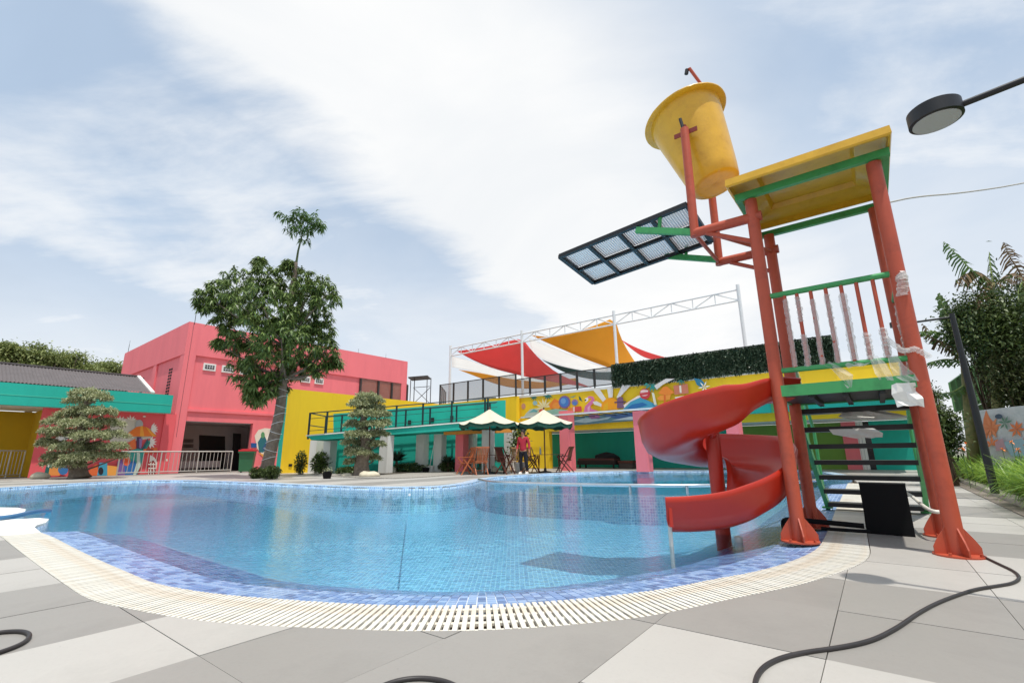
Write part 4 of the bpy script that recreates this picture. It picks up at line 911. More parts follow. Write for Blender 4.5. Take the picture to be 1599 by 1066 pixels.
    pt.poly((238, 150, 72), [(78, 730), (92, 728), (94, 742), (76, 742)]); pt.disc((60, 120, 176), (99, 733), 8, 8); pt.poly((232, 110, 56), [(138, 742), (142, 730), (152, 724), (156, 742)]); pt.poly((70, 160, 190), [(152, 742), (156, 722), (168, 722), (168, 742)]); pt.poly((244, 168, 76), [(168, 742), (168, 726), (184, 728), (184, 742)]); pt.disc((40, 36, 44), (158, 735), 4, 6)
    pt.done('beach_mural', o)
left_wing()

# ---- yellow wall with teal end, terrace fence
YW = Plane(-10.9, 22.5, AP)
def yellow_wall():
    o = empty('yellow_wall', (-10.9, 22.5, 0), label='long tall yellow retaining wall with a teal end face behind the ramp', cat='wall')
    c = np.array([-10.9, 22.5, 0]); z0 = YW.at(447, 606)[2]; tE = float((YW.at(687, 632) - c) @ Pd); P = lambda t, z: c + Pd * t + Zv * z
    m = MB(); wall3([P(0, 0), P(tE, 0), P(tE, z0), P(0, z0)], YW.n, .4, m); build('yellow_face', m, yellow, o)
    m = MB(); wall3([P(-.012, 0), P(-.012, 0) - YW.n * .4, P(-.012, z0) - YW.n * .4, P(-.012, z0)], -Pd, .01, m); build('teal_end_face', m, teal, o)
    q = P(tE, 0); r = q - Qd * 6.3; m = MB(); wall3([q, r, r + Zv * z0, q + Zv * z0], -Pd, .3, m); build('return_wall', m, yellow, o)
    m = MB(); m.face([P(5, z0 - .4) - YW.n * .4, P(tE, z0 - .4) - YW.n * .4, P(tE, z0 - .4) - YW.n * 4.4, P(5, z0 - .4) - YW.n * 4.4]); build('terrace_floor', m, interior, o)
    m = MB(); cc = YW.at(454, 726, .02); m.box(cc, (.16, .04, .12), rz=R(AP)); build('socket_box', m, blackr, o)
    return P, tE, z0, r
YP, YT, YZ, YR = yellow_wall()
def mesh_fence(name, pts, zb, h, npan, label, group=None, post_gap=None, cat='fence'):
    o = empty(name, (*pts[0][:2], zb), label=label, cat=cat, group=group)
    for s_, (a, b) in enumerate(zip(pts[:-1], pts[1:])):
        a, b = np.array(a, float), np.array(b, float); n = npan[s_]
        for k in range(n + 1):
            p = a + (b - a) * k / n; m = MB(); m.bar((p[0], p[1], zb - .05), (p[0], p[1], zb + h), .06, .06); build('post', m, darkf, o)
        for k in range(n):
            p, q = a + (b - a) * k / n, a + (b - a) * (k + 1) / n; d = (q - p) / np.linalg.norm(q - p); p = p + d * .05; q = q - d * .05
            f = MB()
            for z in (zb + .08, zb + h - .03): f.bar((p[0], p[1], z), (q[0], q[1], z), .04, .045)
            for e_ in (p, q): f.bar((e_[0], e_[1], zb + .06), (e_[0], e_[1], zb + h - .01), .035, .035)
            pan = build('panel_frame', f, darkf, o); g = MB(); g.face([(p[0], p[1], zb + .1), (q[0], q[1], zb + .1), (q[0], q[1], zb + h - .05), (p[0], p[1], zb + h - .05)]); build('mesh_net', g, netm, pan)
    return o
a = YP(YT * .80, 0); mesh_fence('terrace_fence', [PK.at(640, 640) - Qd * 4, YP(YT, 0), YR], YZ + .02, 1.25, [3, 5], 'dark framed fence with grey net on the terrace above the teal wall')

# ---- teal ramp with railing and white columns
def ramp():
    o = empty('access_ramp', (-8.7, 20.3, 0), label='teal access ramp with dark railing on square white columns', cat='ramp')
    RP = Plane(-8.7, 20.3, 0); BK = Plane(-8.7, 22.6, 0)
    bl, br_ = RP.at(487, 687), RP.at(775, 667); tl_, tr2 = RP.at(479, 680), RP.at(775, 655)
    m = MB(); wall3([bl, br_, tr2, tl_], RP.n, 1.9, m); build('ramp_slab', m, teal, o)
    m = MB(); e = [p + RP.n * .015 + Zv * .0 for p in (tl_, tr2)]; m.bar(e[0], e[1], .06, .05); build('slab_edge', m, whitep, o)
    # rear teal wall
    m = MB(); p = [BK.at(521, 745), BK.at(790, 745), BK.at(790, 624.5), BK.at(700, 631), BK.at(594, 640), BK.at(521, 646)]
    for k in (0, 1): p[k][2] = 0
    wall3(p, BK.n, .25, m); build('rear_wall', m, teal, o)
    # sunlit upper band of the rear wall
    # columns
    for u, v, w in ((490, 738.5, .42), (601, 740, .42), (686, 737, .42)):
        b = gp(u, v); top = RP.at(u, 685 - (u - 487) * .05)[2]; m = MB(); m.box((b[0], b[1] + .1, top / 2), (w, w, top), rz=R(-24)); build('column', m, whitep, o)
    for u, y in ((516, 22.0), (660, 22.0), (736, 22.3), (763, 20.9), (797, 22.2)):
        p = ay(u, 700, y); top = RP.at(u, 684 - (u - 487) * .05)[2]; m = MB(); m.box((p[0], p[1], top / 2), (.42, .42, top), rz=R(-24)); build('column', m, whitep, o)
    # railing: posts and three rails on both edges
    for off, y in ((0, 20.36), (1, 22.15)):
        RL = Plane(-8.7, y, 0); x0 = tl_[0] + .05; x1 = tr2[0]
        zf = lambda x: tl_[2] + (tr2[2] - tl_[2]) * (x - tl_[0]) / (tr2[0] - tl_[0])
        xs = [x0, x0 + .75, x0 + 2.4, x0 + 3.75, x0 + 4.9, x0 + 6.15, x0 + 7.6, x1 - .35]
        for x in xs: m = MB(); m.bar((x, y, zf(x) - .15), (x, y, zf(x) + .98), .05, .07); build('railing_post', m, mat('teal_black_steel', lin((24, 52, 56)), .5), o)
        for h in (.96, .72, .2): m = MB(); m.tube([(x0, y, zf(x0) + h), (x1, y, zf(x1) + h)], .011 if h < .9 else .024, 8); build('rail', m, mat('teal_black_steel', (0, 0, 0)), o)
    m = MB(); m.tube([(x0, 20.36, zf(x0) + .96), (x0, 22.15, zf(x0) + .96)], .026, 8); m.tube([(x0, 20.36, zf(x0) + .44), (x0, 22.15, zf(x0) + .44)], .02, 8); build('rail', m, mat('teal_black_steel', (0, 0, 0)), o)
    for u, v in ((600, 662), (640, 659), (676, 655), (706, 652)):
        m = MB(); c = BK.at(u, v, .05); m.box(c, (.14, .1, .18)); build('wall_light', m, blackr, o)
    # link: orange beam and pink post under the far end
    m = MB(); a_, b_ = ay(694, 675, 21.2), ay(800, 671, 21.2); m.bar(a_, b_, .3, .22); build('orange_beam', m, mat('orange_paint', lin((232, 150, 60)), .7), o)
    m = MB(); p = ay(722, 700, 21.6); m.box((p[0], p[1], 1.05), (.40, .5, 2.1), rz=R(-24)); build('pink_post', m, pink, o)
ramp()

# ---- mural building with terrace, hedge, canopy
MW = Plane(.15, 27.0, 141.7)
def mural_building():
    o = empty('mural_building', (.15, 27, 0), label='yellow building with painted beach mural, pink columns and roof terrace', cat='building')
    c = np.array([.15, 27.0, 0]); D = -Qd; P = lambda t, z, d=0: c + D * t + Zv * z + MW.n * d
    tt = lambda u, v: float((MW.at(u, v) - c) @ D)
    top = MW.at(805, 622)[2]; bot = MW.at(905, 671)[2]; tR = tt(1420, 600); tA = tt(858, 690)
    m = MB(); wall3([P(0, bot), P(tR, bot), P(tR, top), P(0, top)], MW.n, .3, m); build('parapet_wall', m, yellow, o)
    m = MB(); wall3([P(0, top, .03), P(tR, top, .03), P(tR, top + .12, .03), P(0, top + .12, .03)], MW.n, .4, m); build('white_coping', m, whitep, o)
    m = MB(); wall3([P(0, 0), P(tA, 0), P(tA, bot - .001), P(0, bot - .001)], MW.n, .3, m); build('left_pier', m, yellow, o)
    m = MB(); wall3([P(-.01, 0, 0), P(-.01, 0, -.3), P(-.01, top, -.3), P(-.01, top, 0)], -D, .01, m); build('end_wall', m, yellow, o)
    BK = MW.shift(-3.2); m = MB(); tG = tt(1150, 690); q = lambda a, b, z0, z1, d, th: wall3([P(a, z0, d), P(b, z0, d), P(b, z1, d), P(a, z1, d)], MW.n, th, m)
    bt = lambda u: float((BK.at(u, 690) - c) @ D)
    q(0, bt(1160), 0, bot, -3.2, .2); build('teal_back_wall', m, teal, o)
    zt = BK.at(1259, 645)[2]
    m = MB(); q(bt(1160), bt(1322), 0, bot, -3.2, .2); build('green_back_wall', m, greenw, o); m = MB(); q(bt(1362), bt(1470), 0, bot, -3.2, .2); build('turquoise_end_wall', m, mat('turquoise_paint2', lin((24, 170, 150)), .75), o)
    m = MB(); q(bt(1341), bt(1362), 0, bot, -3.35, .05); wd = build('dark_window', m, glassd, o)
    for u in (1340, 1345, 1350): f = MB(); p = BK.at(u, 690, .03); f.bar((p[0], p[1], 0), (p[0], p[1], bot), .1, .08); build('window_frame', f, whitep, wd)
    # low teal canopy beam and light ledge on the right hand part
    zl = MW.at(1259, 629)[2]; zl0 = MW.at(1259, 643)[2]; tB = tt(1130, 640)
    m = MB(); q(tB, tR, zl0, zl - .002, .9, .35); build('teal_beam', m, teal, o); m = MB(); q(tB, tR, zl, zl + .05, 1.0, 1.0); build('ledge', m, whitep, o)
    m = MB(); q(tt(1212, 640), tt(1226, 640), zl0 - .02, zl + .0, .96, .05); build('green_bracket', m, greens, o)
    m = MB(); m.face([P(0, bot + .01, -.3), P(tR, bot + .01, -.3), P(tR, bot + .01, -3.2), P(0, bot + .01, -3.2)]); build('soffit', m, whitep, o)
    m = MB(); m.face([P(0, top - .3, -.3), P(tR, top - .3, -.3), P(tR, top - .3, -9), P(0, top - .3, -9)]); build('terrace_deck', m, interior, o)
    m = MB(); q(bt(1318), bt(1341), 0, bot, -3.1, .2); build('pink_pier', m, pink, o)
    # pink fin columns
    CL = MW.shift(2.4)
    for u, vb, w in ((882, 733, .50), (1001, 734.5, .50), (1148, 736, .45)):
        p = CL.at(u, 700); zc = CL.at(u, 641)[2] if u < 1100 else zl0; p[2] = 0; m = MB(); dd = 2.4 if u < 1100 else 1.4
        A = [p - D * w / 2, p + D * w / 2, p + D * w / 2 - MW.n * .55, p - D * w / 2 - MW.n * .55]
        m.prism([(a[0], a[1]) for a in A], 0, zc); build('pink_column', m, pink, o)
    # glass canopy on thin white edge beams
    zc = CL.at(940, 643)[2]; ta, tb = float((CL.at(815, 650) - c) @ D), float((CL.at(1120, 640) - c) @ D)
    cn = empty('x', (0, 0, 0)) if False else None
    m = MB(); a, b = P(ta, zc, 2.45), P(tb, zc, 2.45); m.bar(a, b, .06, .07); a2, b2_ = P(ta, zc + .02, .06), P(tb, zc + .02, .06); m.bar(a2, b2_, .05, .06); ca = build('canopy_beam', m, metalw, o)
    n = 16
    for k in range(n + 1): m = MB(); t = ta + (tb - ta) * k / n; m.bar(P(t, zc, 2.42), P(t, zc + .02, .09), .04, .04); build('canopy_rafter', m, darkf, ca)
    m = MB(); m.face([P(ta, zc + .045, 2.45), P(tb, zc + .045, 2.45), P(tb, zc + .06, .06), P(ta, zc + .06, .06)]); build('canopy_glass', m, see_through('tinted_canopy_sheet', lin((150, 170, 180)), .30, .15), ca)
    # mural paint
    pt = Paint(MW, .006); Wt = (232, 226, 220)
    pt.poly((196, 206, 196), [(822, 645), (828, 639), (838, 637), (846, 643), (853, 650), (818, 651)]); pt.poly((110, 180, 184), [(826, 644), (834, 638), (844, 644), (834, 643)]); pt.disc((206, 150, 130), (818, 634), 3.2, 4.6); pt.disc((150, 190, 196), (836, 629), 3.6, 3.6)
    pt.leafy((50, 120, 110), (834, 618.5), 7, (200, 235, 265, 300, 335), .28); pt.leafy((50, 120, 110), (856, 615.5), 9, (205, 235, 262, 292, 325), .28)
    pt.leafy((238, 226, 178), (850, 636), 15, (15, 45, 75, 100, 130, 160, 190, 215), .2); pt.poly((238, 130, 50), [(858, 632), (866, 622), (874, 626), (874, 636), (860, 638)]); pt.disc((240, 150, 60), (869, 634), 6, 6)
    pt.disc((126, 96, 150), (882, 627.5), 9.2, 10); pt.disc((70, 124, 196), (881.5, 627.5), 7, 7.6); pt.disc((110, 160, 214), (880, 626), 4, 4.5)
    pt.poly((150, 190, 170), [(853, 641), (868, 638), (888, 640), (888, 646), (853, 649)]); pt.disc((226, 90, 66), (846, 642), 4, 3.6)
    pt.disc((150, 120, 160), (898, 628), 5, 5); pt.disc((90, 130, 190), (898, 629.5), 3.6, 3.2); pt.poly((140, 160, 130), [(890, 620), (900, 617), (896, 621)]); pt.poly((60, 100, 90), [(904, 618), (907, 620), (910, 627), (905, 624)])
    pt.disc((240, 130, 70), (891, 640), 4, 4); pt.poly((222, 80, 72), [(894, 635), (908, 634), (909, 642), (895, 643)]); pt.poly((245, 200, 190), [(895, 635), (898, 635), (898, 643), (895, 643)])
    # flamingo
    pt.poly((222, 120, 166), [(912, 643), (914, 634), (920, 628), (924, 624), (924, 621), (919, 622), (917, 625), (915, 622), (920, 618), (927, 619), (929, 624), (926, 630), (922, 634), (924, 638), (934, 641), (932, 645), (912, 645)]); pt.poly((244, 236, 236), [(914, 622), (919, 620), (919, 625), (915, 628)]); pt.poly((40, 40, 44), [(913, 624), (916, 623), (916, 625), (914, 626)]); pt.poly((240, 170, 200), [(918, 636), (922, 632), (921, 642), (918, 642)])
    # sun with rays
    for px in ([(925, 607), (936, 606), (947, 623), (942, 627)], [(948, 604), (958, 603), (957, 620), (951, 621)], [(972, 601), (986, 601), (968, 620), (963, 621)], [(926, 627), (932, 626), (941, 631), (940, 635), (928, 631)]): pt.poly(Wt, px)
    pt.poly((246, 160, 24), [(939, 640), (940, 630), (945, 624), (952, 621), (959, 621), (964, 625), (966, 639)]); pt.poly((240, 176, 30), [(942, 640), (944, 631), (950, 627), (950, 640)])
    pt.poly((126, 90, 120), [(964, 637), (964, 622), (968, 619), (973, 620), (975, 637)]); pt.poly((92, 62, 96), [(960, 627), (978, 626), (978, 628), (960, 629)])
    pt.poly((244, 226, 214), [(974, 632), (996, 618), (1004, 616), (998, 624), (976, 638)]); pt.poly((70, 156, 186), [(974, 638), (985, 627), (1000, 620), (1014, 626), (1030, 634), (1030, 642), (974, 640)]); pt.poly((40, 110, 168), [(976, 639), (988, 631), (1004, 628), (1012, 632), (992, 638)])
    pt.disc((206, 60, 66), (1007.5, 614.5), 8.3, 8.5); pt.disc((240, 170, 170), (1006.5, 613), 6.4, 5.6); pt.poly((206, 60, 66), [(1000, 614), (1014, 612), (1014, 615), (1001, 617)]); pt.poly((248, 226, 220), [(1001, 610), (1013, 609), (1012, 611), (1001, 612)])
    pt.leafy((40, 140, 132), (1018, 599), 14, (-20, -50, -75, -100, -140), .22); pt.leafy((60, 150, 140), (1010, 597), 8, (-60, -90, -120), .25); pt.poly((230, 226, 206), [(1018, 612), (1022, 614), (1026, 632), (1022, 632)])
    for (x, y) in ((984, 605), (990, 604), (996, 604.5)): pt.poly((60, 52, 60), [(x - 2, y), (x, y + .8), (x + 2.4, y - .6), (x, y + 1.6)])
    pt.poly((230, 220, 214), [(1022, 602), (1040, 591), (1054, 591), (1036, 600), (1026, 608)])
    pt.poly((240, 136, 48), [(1028, 614), (1036, 604), (1042, 603), (1054, 613), (1046, 616), (1034, 616)]); pt.poly((244, 152, 60), [(1026, 622), (1032, 617), (1048, 616), (1046, 624), (1030, 625)]); pt.poly((226, 110, 40), [(1037, 616), (1040, 616), (1040, 630), (1037, 630)])
    pt.poly((206, 122, 96), [(1052, 602), (1074, 599), (1076, 614), (1054, 616)]); pt.poly((240, 226, 206), [(1061, 602), (1064, 601.5), (1065, 613), (1062, 613)]); pt.poly((244, 232, 220), [(1054, 620), (1072, 617), (1072, 620), (1056, 623)])
    pt.leafy((44, 120, 150), (1084, 590), 22, (-30, -48), .34); pt.leafy((40, 118, 110), (1064, 592), 10, (-50, -80, -110, -140), .22); pt.leafy((248, 240, 226), (1100, 604), 10, (70, 130, 10, 190, 250, 310), .22)
    # wave band under the canopy
    pt.poly((92, 128, 138), [(893, 651), (985, 643), (1060, 639), (1060, 650), (985, 657), (893, 664)]); pt.poly((66, 96, 140), [(940, 648), (985, 645), (1060, 642), (1040, 650), (975, 656)]); pt.poly((168, 188, 192), [(893, 658), (915, 652), (935, 654), (955, 650), (950, 654), (915, 660)]); pt.poly((150, 96, 140), [(918, 648), (934, 646), (938, 652), (924, 654)]); pt.poly((190, 206, 210), [(955, 656), (985, 650), (1010, 650), (990, 655)])
    pt.poly((214, 140, 110), [(826, 651), (850, 648), (878, 648), (878, 652), (840, 656)])
    pt.done('beach_mural', o)
    # terrace mesh fence, hedge screen
    return P, tt, top, tR
MP, MT, MTOP, MTR = mural_building()
mesh_fence('terrace_fence', [MP(.05, 0), MP(MT(958, 600), 0)], MTOP + .14, MW.at(805, 592)[2] - MTOP - .14, [6], 'dark framed fence with grey net on the roof over the mural')
def hedge():
    zb, h = MTOP + .16, MW.at(957, 570)[2] - MTOP - .16; t0, t1 = MT(959, 600), MTR - 2
    o = empty('hedge_screen', MP(t0, zb), label='long fence screened with dark artificial leaves on the roof terrace', cat='fence')
    n = 11
    for k in range(n + 1): p = MP(t0 + (t1 - t0) * k / n, 0, .06); m = MB(); m.bar((p[0], p[1], zb - .15), (p[0], p[1], zb + h + .02), .05, .05); build('post', m, mat('green_post', lin((70, 84, 62)), .6), o)
    for z in (zb - .02, zb + h): m = MB(); a, b = MP(t0, z, .03), MP(t1, z, .03); m.bar(a, b, .045, .05); build('rail', m, darkf, o)
    for k in range(n):
        a = t0 + (t1 - t0) * k / n + .02; b = t0 + (t1 - t0) * (k + 1) / n - .02; m = MB(); wall3([MP(a, zb + .04, -.03), MP(b, zb + .04, -.03), MP(b, zb + h - .03, -.03), MP(a, zb + h - .03, -.03)], MW.n, .02, m)
        pn = build('leaf_panel', m, mat('hedge_backing', lin((26, 36, 28)), .9), o); N_ = 1900; t = rng.uniform(a - .06, b + .06, N_); z = rng.uniform(zb - .08, zb + h, N_); C = np.array([MP(tt_, zz_, rng.uniform(-.01, .05)) for tt_, zz_ in zip(t, z)])
        Dr = rng.normal(size=(N_, 3)) * .7 + MW.n * .8 - Zv * .35; leaves('leaves', C, Dr, rng.uniform(.09, .16, N_), rng.uniform(.05, .08, N_), hedgem, pn)
hedge()

# ---- truss and shade sails
TR = MW.shift(-2.6)
def truss():
    o = empty('sail_truss', TR.at(703, 640), label='white steel truss on tall posts carrying the shade sails', cat='frame')
    zt = np.mean([TR.at(704, 545)[2], TR.at(1150, 452)[2]]); zb_ = np.mean([TR.at(706, 556)[2], TR.at(1155, 468)[2]])
    c = TR.o; D = -Qd; t0 = float((TR.at(704, 545) - c) @ D); t1 = float((TR.at(1153, 452) - c) @ D); P = lambda t, z: c + D * t + Zv * z
    for z, r_ in ((zt, .045), (zb_, .045)): m = MB(); m.tube([P(t0, z), P(t1, z)], r_, 10); build('chord', m, metalw, o)
    us = [704, 815.5, 961.5, 1154]; ts = [float((TR.at(u, 530) - c) @ D) for u in us]; ts[0], ts[-1] = t0, t1
    for t in ts: m = MB(); m.tube([P(t, 2.0), P(t, zt + .25)], .085, 14); build('post', m, metalw, o)
    for a, b in zip(ts[:-1], ts[1:]):
        n = 6
        for k in range(n):
            x0, x1 = a + (b - a) * k / n, a + (b - a) * (k + 1) / n
            m = MB(); m.tube([P(x0, zt if k % 2 else zb_), P(x1, zb_ if k % 2 else zt)], .03, 8); build('web', m, metalw, o)
            if k: m = MB(); m.tube([P(x0, zb_), P(x0, zt)], .025, 8); build('web', m, metalw, o)
        for t in (t0, ts[1], ts[2]): m = MB(); q = P(t, 0) - MW.n * 10; m.tube([q + Zv * 1.5, q + Zv * (zt - 2.6)], .07, 10); build('rear_post', m, metalw, o)
truss()
def curve(P, n):
    P = smooth3(P, 2); d = np.r_[0, np.cumsum(np.linalg.norm(np.diff(P, axis=0), axis=1))]; s = np.linspace(0, d[-1], n); return np.stack([np.interp(s, d, P[:, i]) for i in range(3)], 1)
def sail(top, bot, o0, o1, m, label):
    """cloth between an upper edge near the truss and a lower edge hung further back"""
    A = curve([TR.at(u, v, f) for (u, v), f in zip(top, np.linspace(*o0, len(top)))], 16); B = curve([TR.at(u, v, f) for (u, v), f in zip(bot, np.linspace(*o1, len(bot)))], 16); q = MB(); V = []; K = 8
    for a, b in zip(A, B):
        for k in range(K + 1): V.append(a + (b - a) * k / K)
    q.raw(V, [(i * (K + 1) + k, (i + 1) * (K + 1) + k, (i + 1) * (K + 1) + k + 1, i * (K + 1) + k + 1) for i in range(15) for k in range(K)])
    o = build('shade_sail', q, m, smooth=True); tag(o, label, 'shade sail', 'shade sails on the roof terrace'); sm = o.modifiers.new('thickness', 'SOLIDIFY'); sm.thickness = .006
sail([(714, 548), (765, 541), (815, 526), (822, 536), (838, 556), (872, 585), (925, 605)], [(714, 548), (740, 563), (770, 575), (800, 583), (835, 591), (880, 599), (925, 605)], (-.1, -6), (-.1, -6), sailr, 'large red shade sail hung left of the middle truss post')
sail([(830, 523), (860, 527), (892, 520), (916, 513), (940, 504), (961, 495), (966, 517), (976, 540), (994, 568)], [(830, 523), (850, 533), (880, 546), (910, 559), (940, 570), (960, 577), (975, 574), (985, 570), (994, 568)], (-.1, -4), (-.1, -4), saily, 'biggest yellow shade sail under the truss beside the tallest post')
sail([(970, 530), (990, 541), (1015, 551), (1048, 560)], [(970, 530), (985, 544), (1008, 560), (1048, 566)], (-.3, -5), (-.3, -5), sailr, 'small red shade sail tip right of the yellow sail')
sail([(716, 577), (745, 581), (775, 587), (805, 592), (850, 596), (900, 590)], [(716, 577), (745, 588), (775, 600), (805, 606.5), (850, 607), (900, 598)], (-6.5, -9), (-6.5, -9), saily, 'low narrow yellow shade sail sagging beneath the red one')
sail([(846, 561), (870, 570), (900, 577), (930, 581), (960, 580)], [(846, 561), (862, 571), (885, 583), (920, 592), (960, 594)], (-6, -9), (-6, -9), sailg, 'dark green shade sail behind the net fence')
sail([(706, 556), (740, 564), (775, 577), (800, 584), (850, 594)], [(706, 573), (730, 577), (765, 585), (800, 592), (850, 597)], (-1.5, -7), (-4.5, -8), sailw, 'white shade sail between the red sail and the low yellow one')
sail([(826, 528), (850, 537), (885, 551), (920, 565), (950, 575)], [(830, 548), (845, 560), (875, 571), (905, 578), (950, 580)], (-1.0, -5), (-4.5, -8), sailw, 'white shade sail below the biggest yellow sail')

# scaffold
def scaffold():
    p0 = PK.at(660, 620, -6); o = empty('scaffold', p0, label='small steel scaffold tower standing beyond the pink building end', cat='scaffold'); s = 46.0
    def S(u, v, y): return ay(u, v, y)
    for u in (646, 672):
        for y in (38, 40): a = S(u + (y - 38) * -3, 640, y); b = S(u + (y - 38) * -3, 590, y); m = MB(); m.tube([(a[0], y, 2), (a[0], y, b[2])], .035, 6); build('standard', m, darkf, o)
    m = MB(); a, b = S(641, 591.5, 38), S(671, 589, 38); m.bar(a, b, 1.6, .08); build('platform', m, darkf, o)
    for y in (38, 40):
        for (u0, v0, u1, v1) in ((646, 605, 672, 630), (646, 630, 672, 605), (646, 605, 672, 603)): m = MB(); m.tube([S(u0, v0, y), S(u1, v1, y)], .025, 6); build('brace', m, darkf, o)
scaffold()

# ------------------------------------------------------------------ railings by the left building, bin
def baluster_rail(a, b, h, n, label, wire=False):
    a, b = np.array(a, float), np.array(b, float); o = empty('steel_railing', (*a[:2], 0), label=label, cat='railing', group='galvanised railings beside the pool')
    m = MB(); m.tube([(a[0], a[1], h), (b[0], b[1], h)], .032, 10); build('top_rail', m, greyst, o, smooth=40)
    m = MB(); m.tube([(a[0], a[1], .12), (b[0], b[1], .12)], .022, 8); build('bottom_rail', m, greyst, o, smooth=40)
    for k in range(n + 1):
        p = a + (b - a) * k / n; post = k % 9 == 0 or k == n; m = MB(); m.tube([(p[0], p[1], 0 if post else .12), (p[0], p[1], h)], .028 if post else .012, 8); build('post' if post else 'baluster', m, greyst, o)
baluster_rail(PK.at(183, 738, 1.3), PK.at(360, 737, 1.3), 1.06, 27, 'galvanised railing in front of the beach mural and building entry')
baluster_rail(gp(-110, 751), gp(31, 745), 1.13, 22, 'galvanised railing in front of the mustard recess at far left')
def bin_():
    c = gp(384, 737.5); o = empty('wheelie_bin', c, R(20), 'green wheelie bin with red lid by the pink building entry', 'bin')
    m = MB(); B = [(-.28, -.26), (.28, -.26), (.28, .26), (-.28, .26)]; T_ = [(x * 1.22, y * 1.22) for x, y in B]
    m.raw([(x, y, .06) for x, y in B] + [(x, y, 1.05) for x, y in T_], [(3, 2, 1, 0), (0, 1, 5, 4), (1, 2, 6, 5), (2, 3, 7, 6), (3, 0, 4, 7), (4, 5, 6, 7)]); build('bin_body', m, mat('bin_green_plastic', lin((40, 98, 62)), .5), o, world=False)
    m = MB(); m.box((0, 0, 1.085), (.76, .72, .07)); m.box((0, -.30, 1.14), (.5, .12, .05)); build('bin_lid', m, mat('bin_red_plastic', lin((206, 40, 50)), .5), o, world=False)
    m = MB(); m.box((0, -.37, 1.0), (.76, .04, .06)); build('bin_rim', m, mat('bin_green_plastic', (0, 0, 0)), o, world=False)
    for x in (-.25, .25): m = MB(); m.tube([(x - .03, .24, .1), (x + .03, .24, .1)], .1, 14); build('wheel', m, rub, o, world=False)
bin_()

